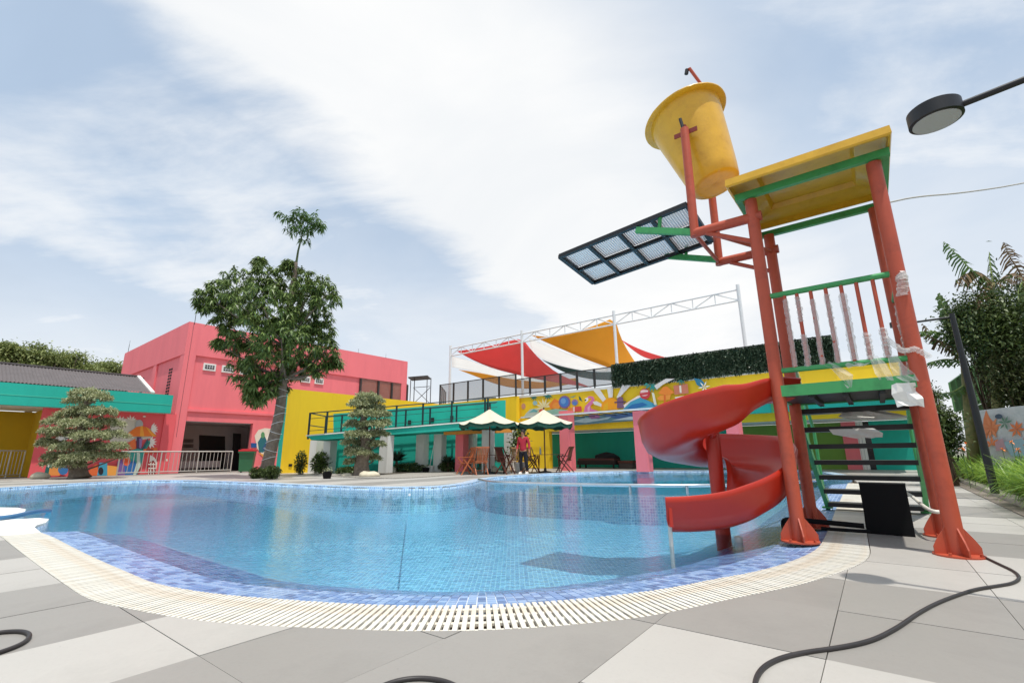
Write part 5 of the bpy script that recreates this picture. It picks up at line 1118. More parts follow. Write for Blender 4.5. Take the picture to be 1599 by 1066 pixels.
# ------------------------------------------------------------------ trees and plants
def rdir(n): v = rng.normal(size=(n, 3)); return v / np.linalg.norm(v, axis=1)[:, None]
def main_tree():
    y0 = 17.6; b = gp(414, 745.5); base = np.array([b[0], b[1], 0]); Y = b[1]
    o = empty('shade_tree', base, label='tall dark green shade tree with a bare sprig on top, beside the pool', cat='tree')
    pts = [base, ay(424, 700, Y), ay(437, 650, Y), ay(442, 600, Y), ay(447, 550, Y), ay(449, 500, Y), ay(458, 450, Y), ay(463, 410, Y)]
    m = MB(); m.tube(smooth3(pts, 2), list(np.interp(np.linspace(0, 1, len(smooth3(pts, 2))), [0, .04, .12, .4, .75, 1], [.30, .25, .22, .17, .12, .06])), 16); trunk = build('trunk', m, bark, o, smooth=True)
    m = MB(); z = .35
    while z < 3.9:
        t = np.interp(z, [p[2] for p in pts], range(len(pts))); i = min(int(t), len(pts) - 2); p = pts[i] + (pts[i + 1] - pts[i]) * (t - i); r = np.interp(z, [0, .5, 2, 4], [.30, .24, .20, .17]) + .02
        ang = np.linspace(0, 2 * math.pi, 15); tilt = (-1) ** int(z * 3) * .35; m.tube([(p[0] + r * math.cos(a), p[1] + r * math.sin(a), z + tilt * r * math.cos(a)) for a in ang], .008, 5, caps=False); z += .33
    build('light_string', m, metalw, o)
    m = MB(); st = [ay(463, 412, Y), ay(466, 392, Y), ay(472, 368, Y), ay(476, 352, Y)]; m.tube(st, [.05, .04, .03, .02], 8)
    for q in ((455, 342), (490, 350), (500, 356), (468, 338)): m.tube([ay(474, 362, Y), ay(*q, Y)], [.022, .01], 6)
    build('top_sprig', m, mat('young_bark', lin((70, 84, 50)), .8), o)
    blobs = [(330, 467, 26, 0), (352, 458, 32, .5), (380, 446, 36, -.4), (418, 436, 34, 0), (455, 440, 34, .4), (488, 452, 36, 0), (508, 462, 26, -.3), (372, 482, 34, .8), (412, 480, 48, -.9), (450, 490, 50, .2), (488, 495, 36, .9), (402, 520, 46, 0), (440, 530, 44, -.8), (480, 540, 38, .3), (512, 545, 22, 0), (385, 556, 30, .6), (420, 570, 36, -.2), (458, 570, 28, .4), (388, 590, 26, 0), (410, 606, 26, -.3), (396, 622, 14, .2), (430, 600, 20, .4), (500, 575, 14, 0), (522, 566, 12, .2), (350, 500, 18, .3), (345, 535, 12, .2), (362, 530, 22, .2), (320, 475, 14, 0), (405, 408, 9, 0), (452, 412, 8, 0), (500, 520, 26, .5)]
    C = []; 
    for u, v, r, dy in blobs:
        c = ay(u, v, Y + dy * 1.3); rad = r / FPX * Y * .98; n = int(18 + 23 * (r / 30) ** 2); d = rdir(n); rr = rad * rng.uniform(.55, 1.0, n) ** .6; C.append(c + d * rr[:, None] * np.array([1, 1, .85]))
        l = MB(); 
    C = np.vstack(C); 
    # limbs to blob centres
    m = MB()
    for u, v, r, dy in blobs[:26]:
        c = ay(u, v, Y + dy * 1.3); s_ = ay(446, min(v + 60, 590), Y); mid = (c + s_) / 2 + np.array([0, 0, -.25]); m.tube(smooth3([s_, mid, c], 2), [.075, .07, .065, .06, .05, .04, .03, .025, .02, .015][:len(smooth3([s_, mid, c], 2))], 6)
    build('limbs', m, bark, o, smooth=True, kind='stuff')
    def whorls(C, k, L, W, name, mt, dr):
        n = len(C); az = rng.uniform(0, 2 * math.pi, (n, k)) ; el = rng.normal(-.25, .38, (n, k)); D = np.stack([np.cos(az) * np.cos(el), np.sin(az) * np.cos(el), np.sin(el)], -1).reshape(-1, 3)
        CC = np.repeat(C, k, 0) + rng.normal(size=(n * k, 3)) * .03; leaves(name, CC, D, rng.uniform(.7, 1.15, n * k) * L, rng.uniform(.8, 1.2, n * k) * W, mt, o, droop=dr)
    whorls(C, 19, .26, .062, 'crown', leafm, .42)
    T_ = np.vstack([ay(u, v, Y) + rng.normal(size=(10, 3)) * np.array([r, r, r * .6]) / FPX * Y * .6 for u, v, r in ((452, 340, 14), (468, 336, 12), (484, 342, 14), (500, 354, 12), (458, 354, 12), (476, 362, 12), (495, 348, 10))])
    whorls(T_, 11, .26, .06, 'sprig_leaves', leafy, .45)
main_tree()
def bonsai(u0, v0, Y, pads, trunk, label):
    b = gp(u0, v0); k_ = Y / b[1]; o = empty('pad_pruned_tree', (ay(u0, v0, Y)[0], Y, 0), label=label, cat='tree', group='cream leaved trees pruned into pads'); m = MB(); P = [ay(u, v, Y) for u, v in trunk]; P[0][2] = 0
    PP = smooth3(P, 2); m.tube(PP, list(np.interp(np.linspace(0, 1, len(PP)), [0, .15, .6, 1], [.42, .30, .18, .05])), 12); tk = build('trunk', m, bark, o, smooth=True); mid = PP[len(PP) // 3:]
    m = MB(); C = []; Dn = []
    for i, (u, v, rx, rz, dy) in enumerate(pads):
        c = ay(u, v, Y + dy); s = Y / FPX; near = PP[np.argmin(np.linalg.norm(PP - c + np.array([0, 0, .3]), axis=1))]; m.tube(smooth3([near, (near + c) / 2 - [0, 0, .05], c - [0, 0, rz * s * .3]], 1), [.04, .035, .03, .025, .02][:len(smooth3([near, c, c], 1))], 6)
        n = int(430 * (rx / 20) ** 1.6); d = rdir(n); d[:, 2] = np.abs(d[:, 2]) * 1.0 - .25 * (rng.random(n) < .4); ln = (1 + .22 * np.sin(d[:, 0] * 7 + i) * np.cos(d[:, 1] * 6 + 2 * i)); C.append(c + d * ln[:, None] * np.array([rx * s, rx * s * .9, rz * s * .72]) * rng.uniform(.75, 1.04, n)[:, None]); Dn.append(d + rng.normal(size=(n, 3)) * .5)
    build('limbs', m, bark, o, kind='stuff'); C = np.vstack(C); Dn = np.vstack(Dn); k = 5; CC = np.repeat(C, k, 0) + rng.normal(size=(len(C) * k, 3)) * .02; DD = np.repeat(Dn, k, 0) + rng.normal(size=(len(CC), 3)) * .8
    leaves('foliage_pads', CC, DD, rng.uniform(.07, .13, len(CC)), rng.uniform(.025, .04, len(CC)), leafv, o, droop=.2)
bonsai(122, 742, 19.2, [(137, 617, 24, 14, 0), (124, 627, 18, 10, .4), (152, 622, 17, 10, -.2), (131, 643, 22, 14, 0), (108, 650, 20, 12, .3), (160, 645, 20, 12, -.3), (92, 660, 20, 11, .1), (128, 664, 26, 14, -.5), (168, 662, 20, 12, .2), (82, 674, 16, 9, -.3), (104, 680, 24, 13, .2), (142, 682, 24, 13, -.6), (176, 680, 20, 12, .1), (80, 694, 18, 9, 0), (112, 700, 24, 13, -.3), (150, 700, 24, 12, .3), (182, 698, 16, 10, -.2), (92, 714, 20, 10, .2), (122, 716, 18, 12, -.7), (160, 712, 24, 10, .0), (186, 712, 12, 8, .2), (108, 726, 18, 10, -.5), (84, 724, 14, 8, 0), (72, 688, 9, 6, 0)], [(124, 743), (122, 722), (132, 690), (128, 660), (136, 625)], 'broad cream leaved pad tree in front of the beach mural')
bonsai(562, 742, 18.6, [(574, 622, 18, 11, 0), (588, 626, 12, 8, .2), (562, 632, 17, 10, -.2), (582, 638, 20, 10, .3), (570, 648, 22, 10, -.3), (596, 648, 14, 8, .1), (556, 664, 18, 10, .2), (582, 664, 20, 10, -.2), (600, 660, 10, 7, 0), (562, 680, 20, 10, -.4), (590, 678, 16, 9, .2), (550, 692, 14, 8, 0), (574, 694, 20, 9, .3), (560, 708, 18, 10, -.3), (590, 694, 12, 7, .0), (554, 722, 14, 9, .1), (585, 716, 10, 8, .3), (550, 702, 10, 7, 0)], [(566, 743), (564, 722), (574, 695), (566, 660), (574, 628)], 'slim cream leaved pad tree in front of the ramp columns')
def clump(name, px, Y, rx, rz, n, m, L, W, label, cat='shrub', group=None, up=0.2):
    c = ay(*px, Y); s = Y / FPX; o = empty(name, (c[0], c[1], max(0, c[2] - rz * s)), label=label, cat=cat, group=group); d = rdir(n); C = c + d * np.array([rx * s, rx * s, rz * s]) * (rng.random(n) ** .45)[:, None]; C[:, 2] = np.maximum(C[:, 2], .01)
    leaves('foliage', C, d + rng.normal(size=(n, 3)) * .6 + Zv * up, rng.uniform(.7, 1.2, n) * L, rng.uniform(.8, 1.2, n) * W, m, o); mm = MB()
    for k in range(6): a = rng.uniform(0, 6.28); mm.tube([(c[0], c[1], .0), (c[0] + math.cos(a) * rx * s * .5, c[1] + math.sin(a) * rx * s * .5, c[2] + rz * s * .4)], [.02, .008], 5)
    build('stems', mm, barkd, o, kind='stuff'); return o
clump('low_shrub', (402, 738), 17.4, 10, 8, 900, leafd, .09, .04, 'small round dark shrub left of the shade tree trunk', group='shrubs at the foot of the shade tree')
clump('low_shrub', (424, 737), 16.9, 13, 9, 1400, leafd, .09, .04, 'wider dark shrub in front of the shade tree trunk', group='shrubs at the foot of the shade tree')
clump('leafy_shrub', (470, 722), 21.2, 8, 17, 700, leafd, .12, .05, 'narrow shrub against the yellow wall left of the ramp column', up=.5)
clump('leafy_shrub', (502, 722), 21.8, 13, 14, 1000, leafm, .16, .06, 'dark green shrub under the ramp between two white columns', up=.5)
clump('leafy_shrub', (543, 735), 20.5, 16, 5, 900, leafd, .12, .05, 'low dark planting behind the slim pad tree')
clump('leafy_shrub', (640, 730), 21.6, 26, 6, 1500, leafd, .12, .05, 'low shrub row below the teal wall between columns')
clump('leafy_shrub', (700, 727), 21.8, 14, 6, 900, leafd, .12, .05, 'low shrub behind the wooden chairs at left')
def rosette(px, Y, L, n, label):
    c = ay(*px, Y); o = empty('spiky_plant', (c[0], c[1], 0), label=label, cat='plant', group='spiky plants below the ramp'); az = rng.uniform(0, 6.28, n); el = rng.uniform(.1, 1.4, n); D = np.stack([np.cos(az) * np.cos(el), np.sin(az) * np.cos(el), np.sin(el)], -1)
    leaves('blades', np.tile([c[0], c[1], c[2]], (n, 1)) , D, rng.uniform(.8, 1.1, n) * L, np.full(n, .06), mat('spiky_leaf', ((.02, .05, .03), (.06, .10, .06)), .5, island=.7), o, droop=.1); m = MB(); m.tube([(c[0], c[1], 0), (c[0], c[1], max(c[2], .1))], .06, 8); build('stem', m, barkd, o)
rosette((620, 720), 21.4, .62, 110, 'spiky dark plant between the first two ramp columns'); rosette((700, 722), 21.6, .45, 80, 'spiky dark plant right of the third ramp column')
def potted():
    c = ay(812, 700, 21.2); o = empty('potted_tree', (c[0], c[1], 0), label='small potted tree with round leaves behind the standing person', cat='plant'); m = MB(); m.lathe([(0, 0), (.2, 0), (.28, .4), (.26, .42), (0, .38)], 20, Matrix.Translation((c[0], c[1], 0))); build('pot', m, whitep, o, smooth=40); m = MB(); m.tube([(c[0], c[1], .3), (c[0] + .03, c[1], 1.0), (c[0] - .02, c[1], 1.7)], [.03, .025, .015], 8); build('trunk', m, barkd, o)
    C = np.vstack([ay(u, v, 21.2) + rng.normal(size=(60, 3)) * .13 for u, v in ((804, 676), (814, 672), (808, 684), (818, 682), (806, 692), (812, 700), (804, 700))]); leaves('foliage', C, rdir(len(C)) + Zv * .2, rng.uniform(.12, .18, len(C)), rng.uniform(.08, .12, len(C)), leafv if False else leafm, o)
potted()
def boulder(px, Y, sx, sz, label):
    c = ay(*px, Y); m = MB(); V = []; n = 14; prof = [(0, 0), (.9, .02), (1.0, .3), (.85, .65), (.5, .92), (0, 1)]; m.lathe([(r * sx, z * sz) for r, z in prof], n, Matrix.Translation((c[0], c[1], 0))); A = np.array(m.v); A[:, 0] += .10 * sx * np.sin(A[:, 1] * 9 + A[:, 2] * 7); A[:, 1] = c[1] + (A[:, 1] - c[1]) * .7; A[:, 2] *= 1 + .1 * np.sin(A[:, 0] * 11); m.v = [tuple(p) for p in A]; o = build('boulder', m, stone, smooth=True); tag(o, label, 'rock', 'pale boulders in the beds')
boulder((64, 740), 19.5, .33, .26, 'pale yellowish boulder at the foot of the mustard recess'); boulder((577, 741), 17.7, .40, .22, 'long pale boulder right of the slim pad tree'); boulder((541, 741), 18.4, .22, .14, 'small pale stone left of the slim pad tree'); boulder((611, 726), 21.2, .3, .35, 'grey stone beside the spiky plant'); boulder((770, 727), 20.9, .25, .3, 'pale stone behind the left umbrella table')
def pot(px, r, h, label, m_=None):
    c = gp(*px); o = empty('black_pot', c, label=label, cat='plant pot'); m = MB(); m.lathe([(0, 0), (r * .7, 0), (r, h), (r * 1.08, h), (r * 1.08, h * 1.12), (r * .9, h * 1.1), (0, h * .9)], 20, Matrix.Translation(tuple(c))); build('pot_body', m, m_ or blackp, o, smooth=40); C = c + rng.normal(size=(40, 3)) * [.08, .08, .05] + [0, 0, h * 1.2]; leaves('seedling', C, rdir(40) + Zv, rng.uniform(.06, .12, 40), rng.uniform(.03, .05, 40), leafv, o)
pot((511, 747), .17, .22, 'small black pot on the paving in front of the ramp'); pot((665, 738), .17, .20, 'black pot behind the third white column')
m = MB(); b = gp(670, 737.5); m.tube([b + Zv * .05, ay(680, 684, b[1])], .015, 6); o = build('leaning_pole', m, metalw); tag(o, 'thin white pole leaning between the ramp columns', 'pole'); m = MB(); c_ = gp(671, 737.5); m.lathe([(0, 0), (.16, 0), (.2, .3), (.17, .3), (0, .28)], 16, Matrix.Translation(tuple(c_))); o = build('white_bucket', m, whitep, smooth=40); tag(o, 'small white pail at the foot of the leaning pole', 'pail')
# background trees on the left and in the gap
def far_tree(u, v, rx, rz, Y, label, n=1500, mt=None, L=.5):
    c = ay(u, v, Y); s = Y / FPX; o = empty('background_tree', (c[0], c[1], 0), label=label, cat='tree', group='trees beyond the buildings'); m = MB(); m.tube([(c[0], c[1], 0), (c[0] + .2, c[1], c[2] * .7), tuple(c)], [.3, .2, .08], 8)
    for k in range(7): a = rng.uniform(0, 6.28); e = c + np.array([math.cos(a) * rx, math.sin(a) * rx * .5, rz * rng.uniform(-.1, .7)]) * s; m.tube([(c[0], c[1], c[2] * .6), tuple(e)], [.12, .03], 6)
    build('trunk', m, bark, o); K = 22; cc = c + rdir(K) * np.array([rx * s, rx * s, rz * s]) * (rng.random(K) ** .5)[:, None]; C = np.vstack([q + rng.normal(size=(n // K, 3)) * np.array([.23, .23, .13]) * rx * s for q in cc]); D = rdir(len(C)) + Zv * .1
    leaves('crown', C, D, rng.uniform(.7, 1.2, len(C)) * L, rng.uniform(.8, 1.2, len(C)) * L * .45, mt or leafl, o)
for i, a in enumerate([(-60, 575, 45, 40, 34, 'pale green tree farthest left, mostly outside the view', 2400), (6, 562, 26, 30, 36, 'pale green tree above the corrugated roof at the left edge', 2600), (60, 566, 36, 26, 38, 'spreading pale green tree second from the left edge', 3400), (110, 576, 36, 26, 40, 'broad pale green tree above the middle of the corrugated roof', 3400), (160, 583, 32, 22, 42, 'lower pale green tree left of the pink building', 3000), (202, 592, 18, 14, 44, 'last small pale green tree touching the pink building', 1800)]): far_tree(*a[:6], n=int(a[6] * 2.6), L=.26)
for a in ((778, 655, 22, 26, 46, 'dark green tree seen in the gap left of the mural wall', 3000), (800, 650, 16, 22, 50, 'dark tree directly behind the mural wall corner', 2200)): far_tree(*a, mt=leafd, L=.4)

# ------------------------------------------------------------------ garden at the right
def kerb():
    o = empty('bed_kerb', (*BED[3], 0), label='long pale stone kerb edging the strap-leaved bed', cat='kerb'); L = 0.9; n = 27
    for k in range(n):
        a = BED[3] - bdir * (17 - k * L); b = a + bdir * (L - .012); c = (a + b) / 2 + bnorm * .42; m = MB(); m.box((c[0], c[1], .035), (L - .012, .14, .09), rz=math.atan2(bdir[1], bdir[0])); build('kerb_stone', m, mat('kerb_stone', lin((178, 172, 160)), .85, var=.12, scale=4, bump=.3), o)
        if k < n: c = (a + b) / 2 + bnorm * .25; m = MB(); m.box((c[0], c[1], .004), (L - .012, .16, .02), rz=math.atan2(bdir[1], bdir[0])); build('edging_tile', m, mat('edging_tile', lin((132, 122, 112)), .8, var=.2, scale=8, bump=.3), o)
kerb()
q = [BED[3] - bdir * 17 + bnorm * .49, BED[3] + bdir * 8 + bnorm * .49, BED[3] + bdir * 8 + bnorm * 16, BED[3] - bdir * 17 + bnorm * 16]
flat_patch('garden_bed', None, .06, soil, 0, pts=[tuple(p) for p in q])
def strap_bed():
    m = MB(); N_ = 1250
    pos = []; 
    for k in range(N_):
        t = rng.uniform(-16, 3.5); w = .55 + 3.4 * rng.random() ** 1.1; p = BED[3] + bdir * t + bnorm * w
        d = np.array([p[0], p[1], 0]) - CAM
        if d @ FW < 1.2: continue
        pos.append((np.linalg.norm(p), p))
    pos.sort(key=lambda q_: q_[0])
    def tuft(p, nb, hs, name, label=None, parent=None):
        V = []; F = []
        for k in range(nb):
            az = rng.uniform(0, 6.28); L = rng.uniform(.32, .58) * hs; w = rng.uniform(.012, .021); lean = rng.uniform(.5, 1.5); dx, dy = math.cos(az), math.sin(az); b = np.array([p[0] + dx * .03, p[1] + dy * .03, .06]); i0 = len(V); S = 5
            for j in range(S + 1):
                f = j / S; a = 1.35 - lean * f * 1.5; 
                if j: b = b + np.array([dx * math.cos(a), dy * math.cos(a), math.sin(a)]) * L / S
                ww = w * (1 - f * .85); V += [b + np.array([-dy, dx, 0]) * ww, b - np.array([-dy, dx, 0]) * ww]
            F += [(i0 + 2 * j, i0 + 2 * j + 1, i0 + 2 * j + 3, i0 + 2 * j + 2) for j in range(S)]
        q = MB(); q.raw(V, F); return q
    big = MB()
    for k, (_, p) in enumerate(pos):
        q = tuft(p, 44 if k < 420 else 26, 1.45, ''); big.raw(q.v, q.f)
    o = build('strap_leaf_planting', big, grassm, kind='stuff'); tag(o, 'dense bright green strap-leaved planting behind the kerb at right', 'ground cover')
    # orange blooms
    for i, (u, v, L) in enumerate(((1502, 700, 9), (1509, 693, 9.5), (1580, 690, 8.5), (1590, 702, 8), (1566, 702, 8.6))):
        c = ay(u, v, L); o = empty('orange_bloom', (c[0], c[1], .06), label=['orange bloom lowest left by the tower leg', 'orange bloom just above the lowest left one', 'orange bloom in front of the grey mural wall', 'orange bloom nearest the right edge', 'orange bloom right of the lamp pole'][i], cat='flower', group='orange blooms above the strap leaves'); m = MB(); m.tube([(c[0], c[1], .06), tuple(c)], .005, 5); build('stalk', m, leafy, o); n = 9; leaves('petals', np.tile(c, (n, 1)), rdir(n) + Zv * .5, np.full(n, .06), np.full(n, .028), orangefl, o)
strap_bed()
GW = Plane(*gp(1572, 716, .25)[:2] * 1.0, AP)
def garden_wall():
    p = ay(1540, 716, 10.6); W = Plane(p[0], p[1], AP + 40); 
    o = empty('garden_wall', p, label='pale grey garden wall with faded orange painted leaves at right edge', cat='wall')
    m = MB(); a, b = W.at(1536, 700), W.at(1680, 700); wall3([(a[0], a[1], 0), (b[0], b[1], 0), (b[0], b[1], W.at(1600, 632)[2]), (a[0], a[1], W.at(1536, 640)[2])], W.n, .2, m); build('wall_face', m, mat('pale_concrete', lin((196, 196, 196)), .85, var=.1, scale=2, bump=.2, dirt=(lin((140, 150, 150)), 2.5, .7)), o)
    pt = Paint(W, .004); 
    pt.poly((222, 130, 84), [(1536, 655), (1540, 640), (1546, 652), (1560, 668), (1556, 676), (1545, 672), (1540, 690), (1536, 680)]); pt.leafy((226, 140, 96), (1548, 668), 18, (20, 60, 110, 160, 220, 260, 300), .3); pt.leafy((222, 120, 70), (1588, 670), 14, (0, 50, 90, 140, 190, 240, 300), .34); pt.leafy((228, 130, 80), (1549, 694), 14, (0, 40, 90, 150, 200), .36); pt.leafy((96, 130, 110), (1570, 660), 12, (20, 70, 120, 170, 230, 290), .3); pt.disc((70, 84, 100), (1560, 650), 6, 4); pt.poly((150, 176, 190), [(1566, 690), (1599, 684), (1612, 712), (1580, 712)]); pt.poly((190, 150, 160), [(1554, 690), (1566, 684), (1572, 702), (1556, 704)])
    pt.leafy((210, 110, 60), (1612, 690), 16, (60, 110, 160, 200, 250), .3); pt.done('painted_leaves', o)
garden_wall()
def green_shed():
    Y = 12.5; o = empty('green_shelter', ay(1500, 640, Y), label='green sheet metal shelter with a slanted face behind the lamp pole', cat='shelter')
    A = [ay(1484, 597, Y), ay(1494, 643, Y), ay(1562, 620, Y + .2), ay(1545, 553, Y + .2)]; B = [ay(1640, 600, Y + 1.2), ay(1640, 530, Y + 1.2)]; m = MB(); wall3([A[0], A[1], A[2], A[3]], np.array([-.2, -1, 0]), .08, m); build('slanted_panel', m, gcp, o)
    m = MB(); wall3([A[3], A[2], B[0], B[1]], np.array([-.2, -1, 0]), .08, m); build('side_panel', m, gcp, o); m = MB(); C = [ay(1506, 640, Y + .4), ay(1512, 700, Y + .4), ay(1552, 700, Y + .4), ay(1552, 625, Y + .4)]; C[1][2] = 0; C[2][2] = 0; wall3(C, np.array([-.2, -1, 0]), .1, m); build('lower_panel', m, mat('dark_green_sheet', lin((70, 104, 50)), .6), o)
    for k in range(6): a_, b_ = A[0] + (A[3] - A[0]) * (k + .5) / 6, A[1] + (A[2] - A[1]) * (k + .5) / 6; m = MB(); m.bar(a_ + [0, -.05, 0], b_ + [0, -.05, 0], .03, .02); build('panel_rib', m, gcp, o)
green_shed()
def banana(pts, w, m_, parent, torn=.5, hang=.6):
    """one banana leaf: midrib with many blade strips, torn apart"""
    P = smooth3(pts, 2); d = np.r_[0, np.cumsum(np.linalg.norm(np.diff(P, axis=0), axis=1))]; n = 64; s = np.linspace(0, d[-1], n); P = np.stack([np.interp(s, d, P[:, i]) for i in range(3)], 1)
    V = []; F = []
    for sd_ in (-1, 1):
        k = 3
        while k < n - 1:
            step = rng.integers(2, 5); f = k / n; W_ = w * math.sin(math.pi * min(1, f * .92 + .10)) ** .55 * rng.uniform(.75, 1.05); dd = P[min(k + 1, n - 1)] - P[k]; dd /= np.linalg.norm(dd) + 1e-9; side = np.cross(dd, Zv); side /= np.linalg.norm(side) + 1e-9
            e = min(k + step, n - 1); dro = hang * rng.uniform(.5, 1.4) * W_; tip = side * sd_ * W_ * (1 - .3 * hang) - Zv * dro + dd * W_ * .35; g_ = torn if rng.random() < torn else .02; a = P[k]; b = P[e]; b2_ = b + (a - b) * g_ * .4; i0 = len(V)
            mid1, mid2 = a + tip * .5 + Zv * .12 * W_, b2_ + tip * .5 + Zv * .12 * W_; V += [a, b2_, mid2, mid1, b2_ + tip - (b - a) * g_ * .5, a + tip]; F += [(i0, i0 + 1, i0 + 2, i0 + 3), (i0 + 3, i0 + 2, i0 + 4, i0 + 5)]; k = e
    q = MB(); q.raw(V, F); lf = build('leaf', q, m_, parent); q = MB(); q.tube(P, list(np.linspace(.022, .005, n)), 6); build('midrib', q, mat('banana_midrib', lin((150, 170, 90)), .5) if m_ is leafb else m_, lf)
def banana_plant(base, lv, label):
    o = empty('banana_plant', (base[0], base[1], 0), label=label, cat='plant', group='banana plants behind the bed'); top = lv[0][0][0]; m = MB(); m.tube([(base[0], base[1], 0), tuple((np.array([base[0], base[1], 0]) + top) / 2), tuple(top)], [.14, .11, .07], 12); build('stem', m, mat('banana_stem', (lin((84, 92, 48)), lin((140, 128, 80))), .7, scale=6), o, smooth=True)
    for pts, w, m_, tn, hg in lv: banana(pts, w, m_, o, tn, hg)
Yb = 11.3; A_ = lambda u, v, dy=0: ay(u, v, Yb + dy)
banana_plant(A_(1560, 730), [([A_(1548, 440), A_(1520, 425), A_(1495, 398), A_(1474, 377)], 0.41, leafb, .8, 1.1), ([A_(1552, 445), A_(1548, 425), A_(1546, 405), A_(1545, 393)], 0.30, leafb, .7, 1.6), ([A_(1548, 440), A_(1530, 424), A_(1510, 426), A_(1492, 440)], 0.35, leafdry, .9, 1.2), ([A_(1556, 445), A_(1570, 430), A_(1590, 425), A_(1604, 440)], 0.41, leafdry, .9, 1.1), ([A_(1550, 446), A_(1540, 440), A_(1530, 460), A_(1526, 490)], 0.30, leafdry, .9, .5)], 'tall banana plant with torn and dry leaves at upper right')
banana_plant(A_(1610, 730, .6), [([A_(1600, 440, .6), A_(1590, 420, .6), A_(1576, 400, .6), A_(1568, 378, .6)], 0.46, leafdry, .9, .9), ([A_(1602, 440, .6), A_(1612, 400, .6), A_(1630, 370, .6)], 0.46, leafb, .6, .8), ([A_(1600, 445, .6), A_(1596, 440, .6), A_(1590, 455, .6), A_(1592, 490, .6)], 0.38, leafb, .5, .4)], 'banana plant with an upright ragged brown leaf at the right edge')
banana_plant(A_(1520, 730, .8), [([A_(1505, 560, .8), A_(1490, 520, .8), A_(1478, 490, .8), A_(1466, 458, .8)], 0.27, leafb, .3, .5), ([A_(1505, 560, .8), A_(1484, 528, .8), A_(1462, 516, .8), A_(1436, 518, .8)], 0.33, leafb, .7, 1.0), ([A_(1505, 560, .8), A_(1480, 535, .8), A_(1455, 528, .8), A_(1440, 505, .8)], 0.27, leafdry, .8, .9), ([A_(1506, 568, .8), A_(1492, 562, .8), A_(1475, 560, .8), A_(1450, 566, .8)], 0.27, leafb, .4, .7), ([A_(1508, 600, .8), A_(1490, 612, .8), A_(1470, 614, .8), A_(1448, 622, .8)], 0.24, leafb, .4, .6)], 'lower banana plant with leaves reaching behind the tower leg')
def bush(u, v, rx, rz, Y, n, L, label, mt=leafd, stems=14):
    c = ay(u, v, Y); s = Y / FPX; o = empty('garden_bush', (c[0], c[1], 0), label=label, cat='bush', group='bushes behind the bed'); K = 34; cc = c + rdir(K) * np.array([rx * s, rx * s * .6, rz * s]) * (rng.random(K) ** .5)[:, None]; m = MB()
    for q in cc[:stems]: m.tube(smooth3([(c[0] + rng.normal() * .15, c[1], 0), ((c[0] + q[0]) / 2, (c[1] + q[1]) / 2, q[2] * .55), tuple(q)], 1), [.03, .025, .02, .014, .008][:5], 6)
    build('stems', m, barkd, o, kind='stuff'); C = np.vstack([q + rng.normal(size=(n // K, 3)) * .36 * rx * s for q in cc]); C[:, 2] = np.maximum(C[:, 2], .08); leaves('foliage', C, rdir(len(C)) + Zv * .25, rng.uniform(.7, 1.2, len(C)) * L, rng.uniform(.8, 1.2, len(C)) * L * .38, mt, o)
bush(1570, 512, 54, 74, 11.2, 13000, .12, 'large dark leafy bush at the right edge above the garden wall'); bush(1518, 510, 32, 44, 11.8, 5500, .11, 'sparser bush left of the large dark one'); bush(1592, 600, 32, 40, 10.9, 5000, .10, 'dark bush hanging over the painted garden wall', mt=mat('olive_leaf', ((.03, .05, .012), (.12, .13, .05)), .5, island=.8, scale=1.2, trans=.2))
bush(1466, 668, 22, 40, 10.4, 4200, .11, 'leafy bush between the tower leg and green shelter'); bush(1456, 620, 12, 20, 11.5, 700, .07, 'thin twiggy bush seen behind the tower leg', stems=20)

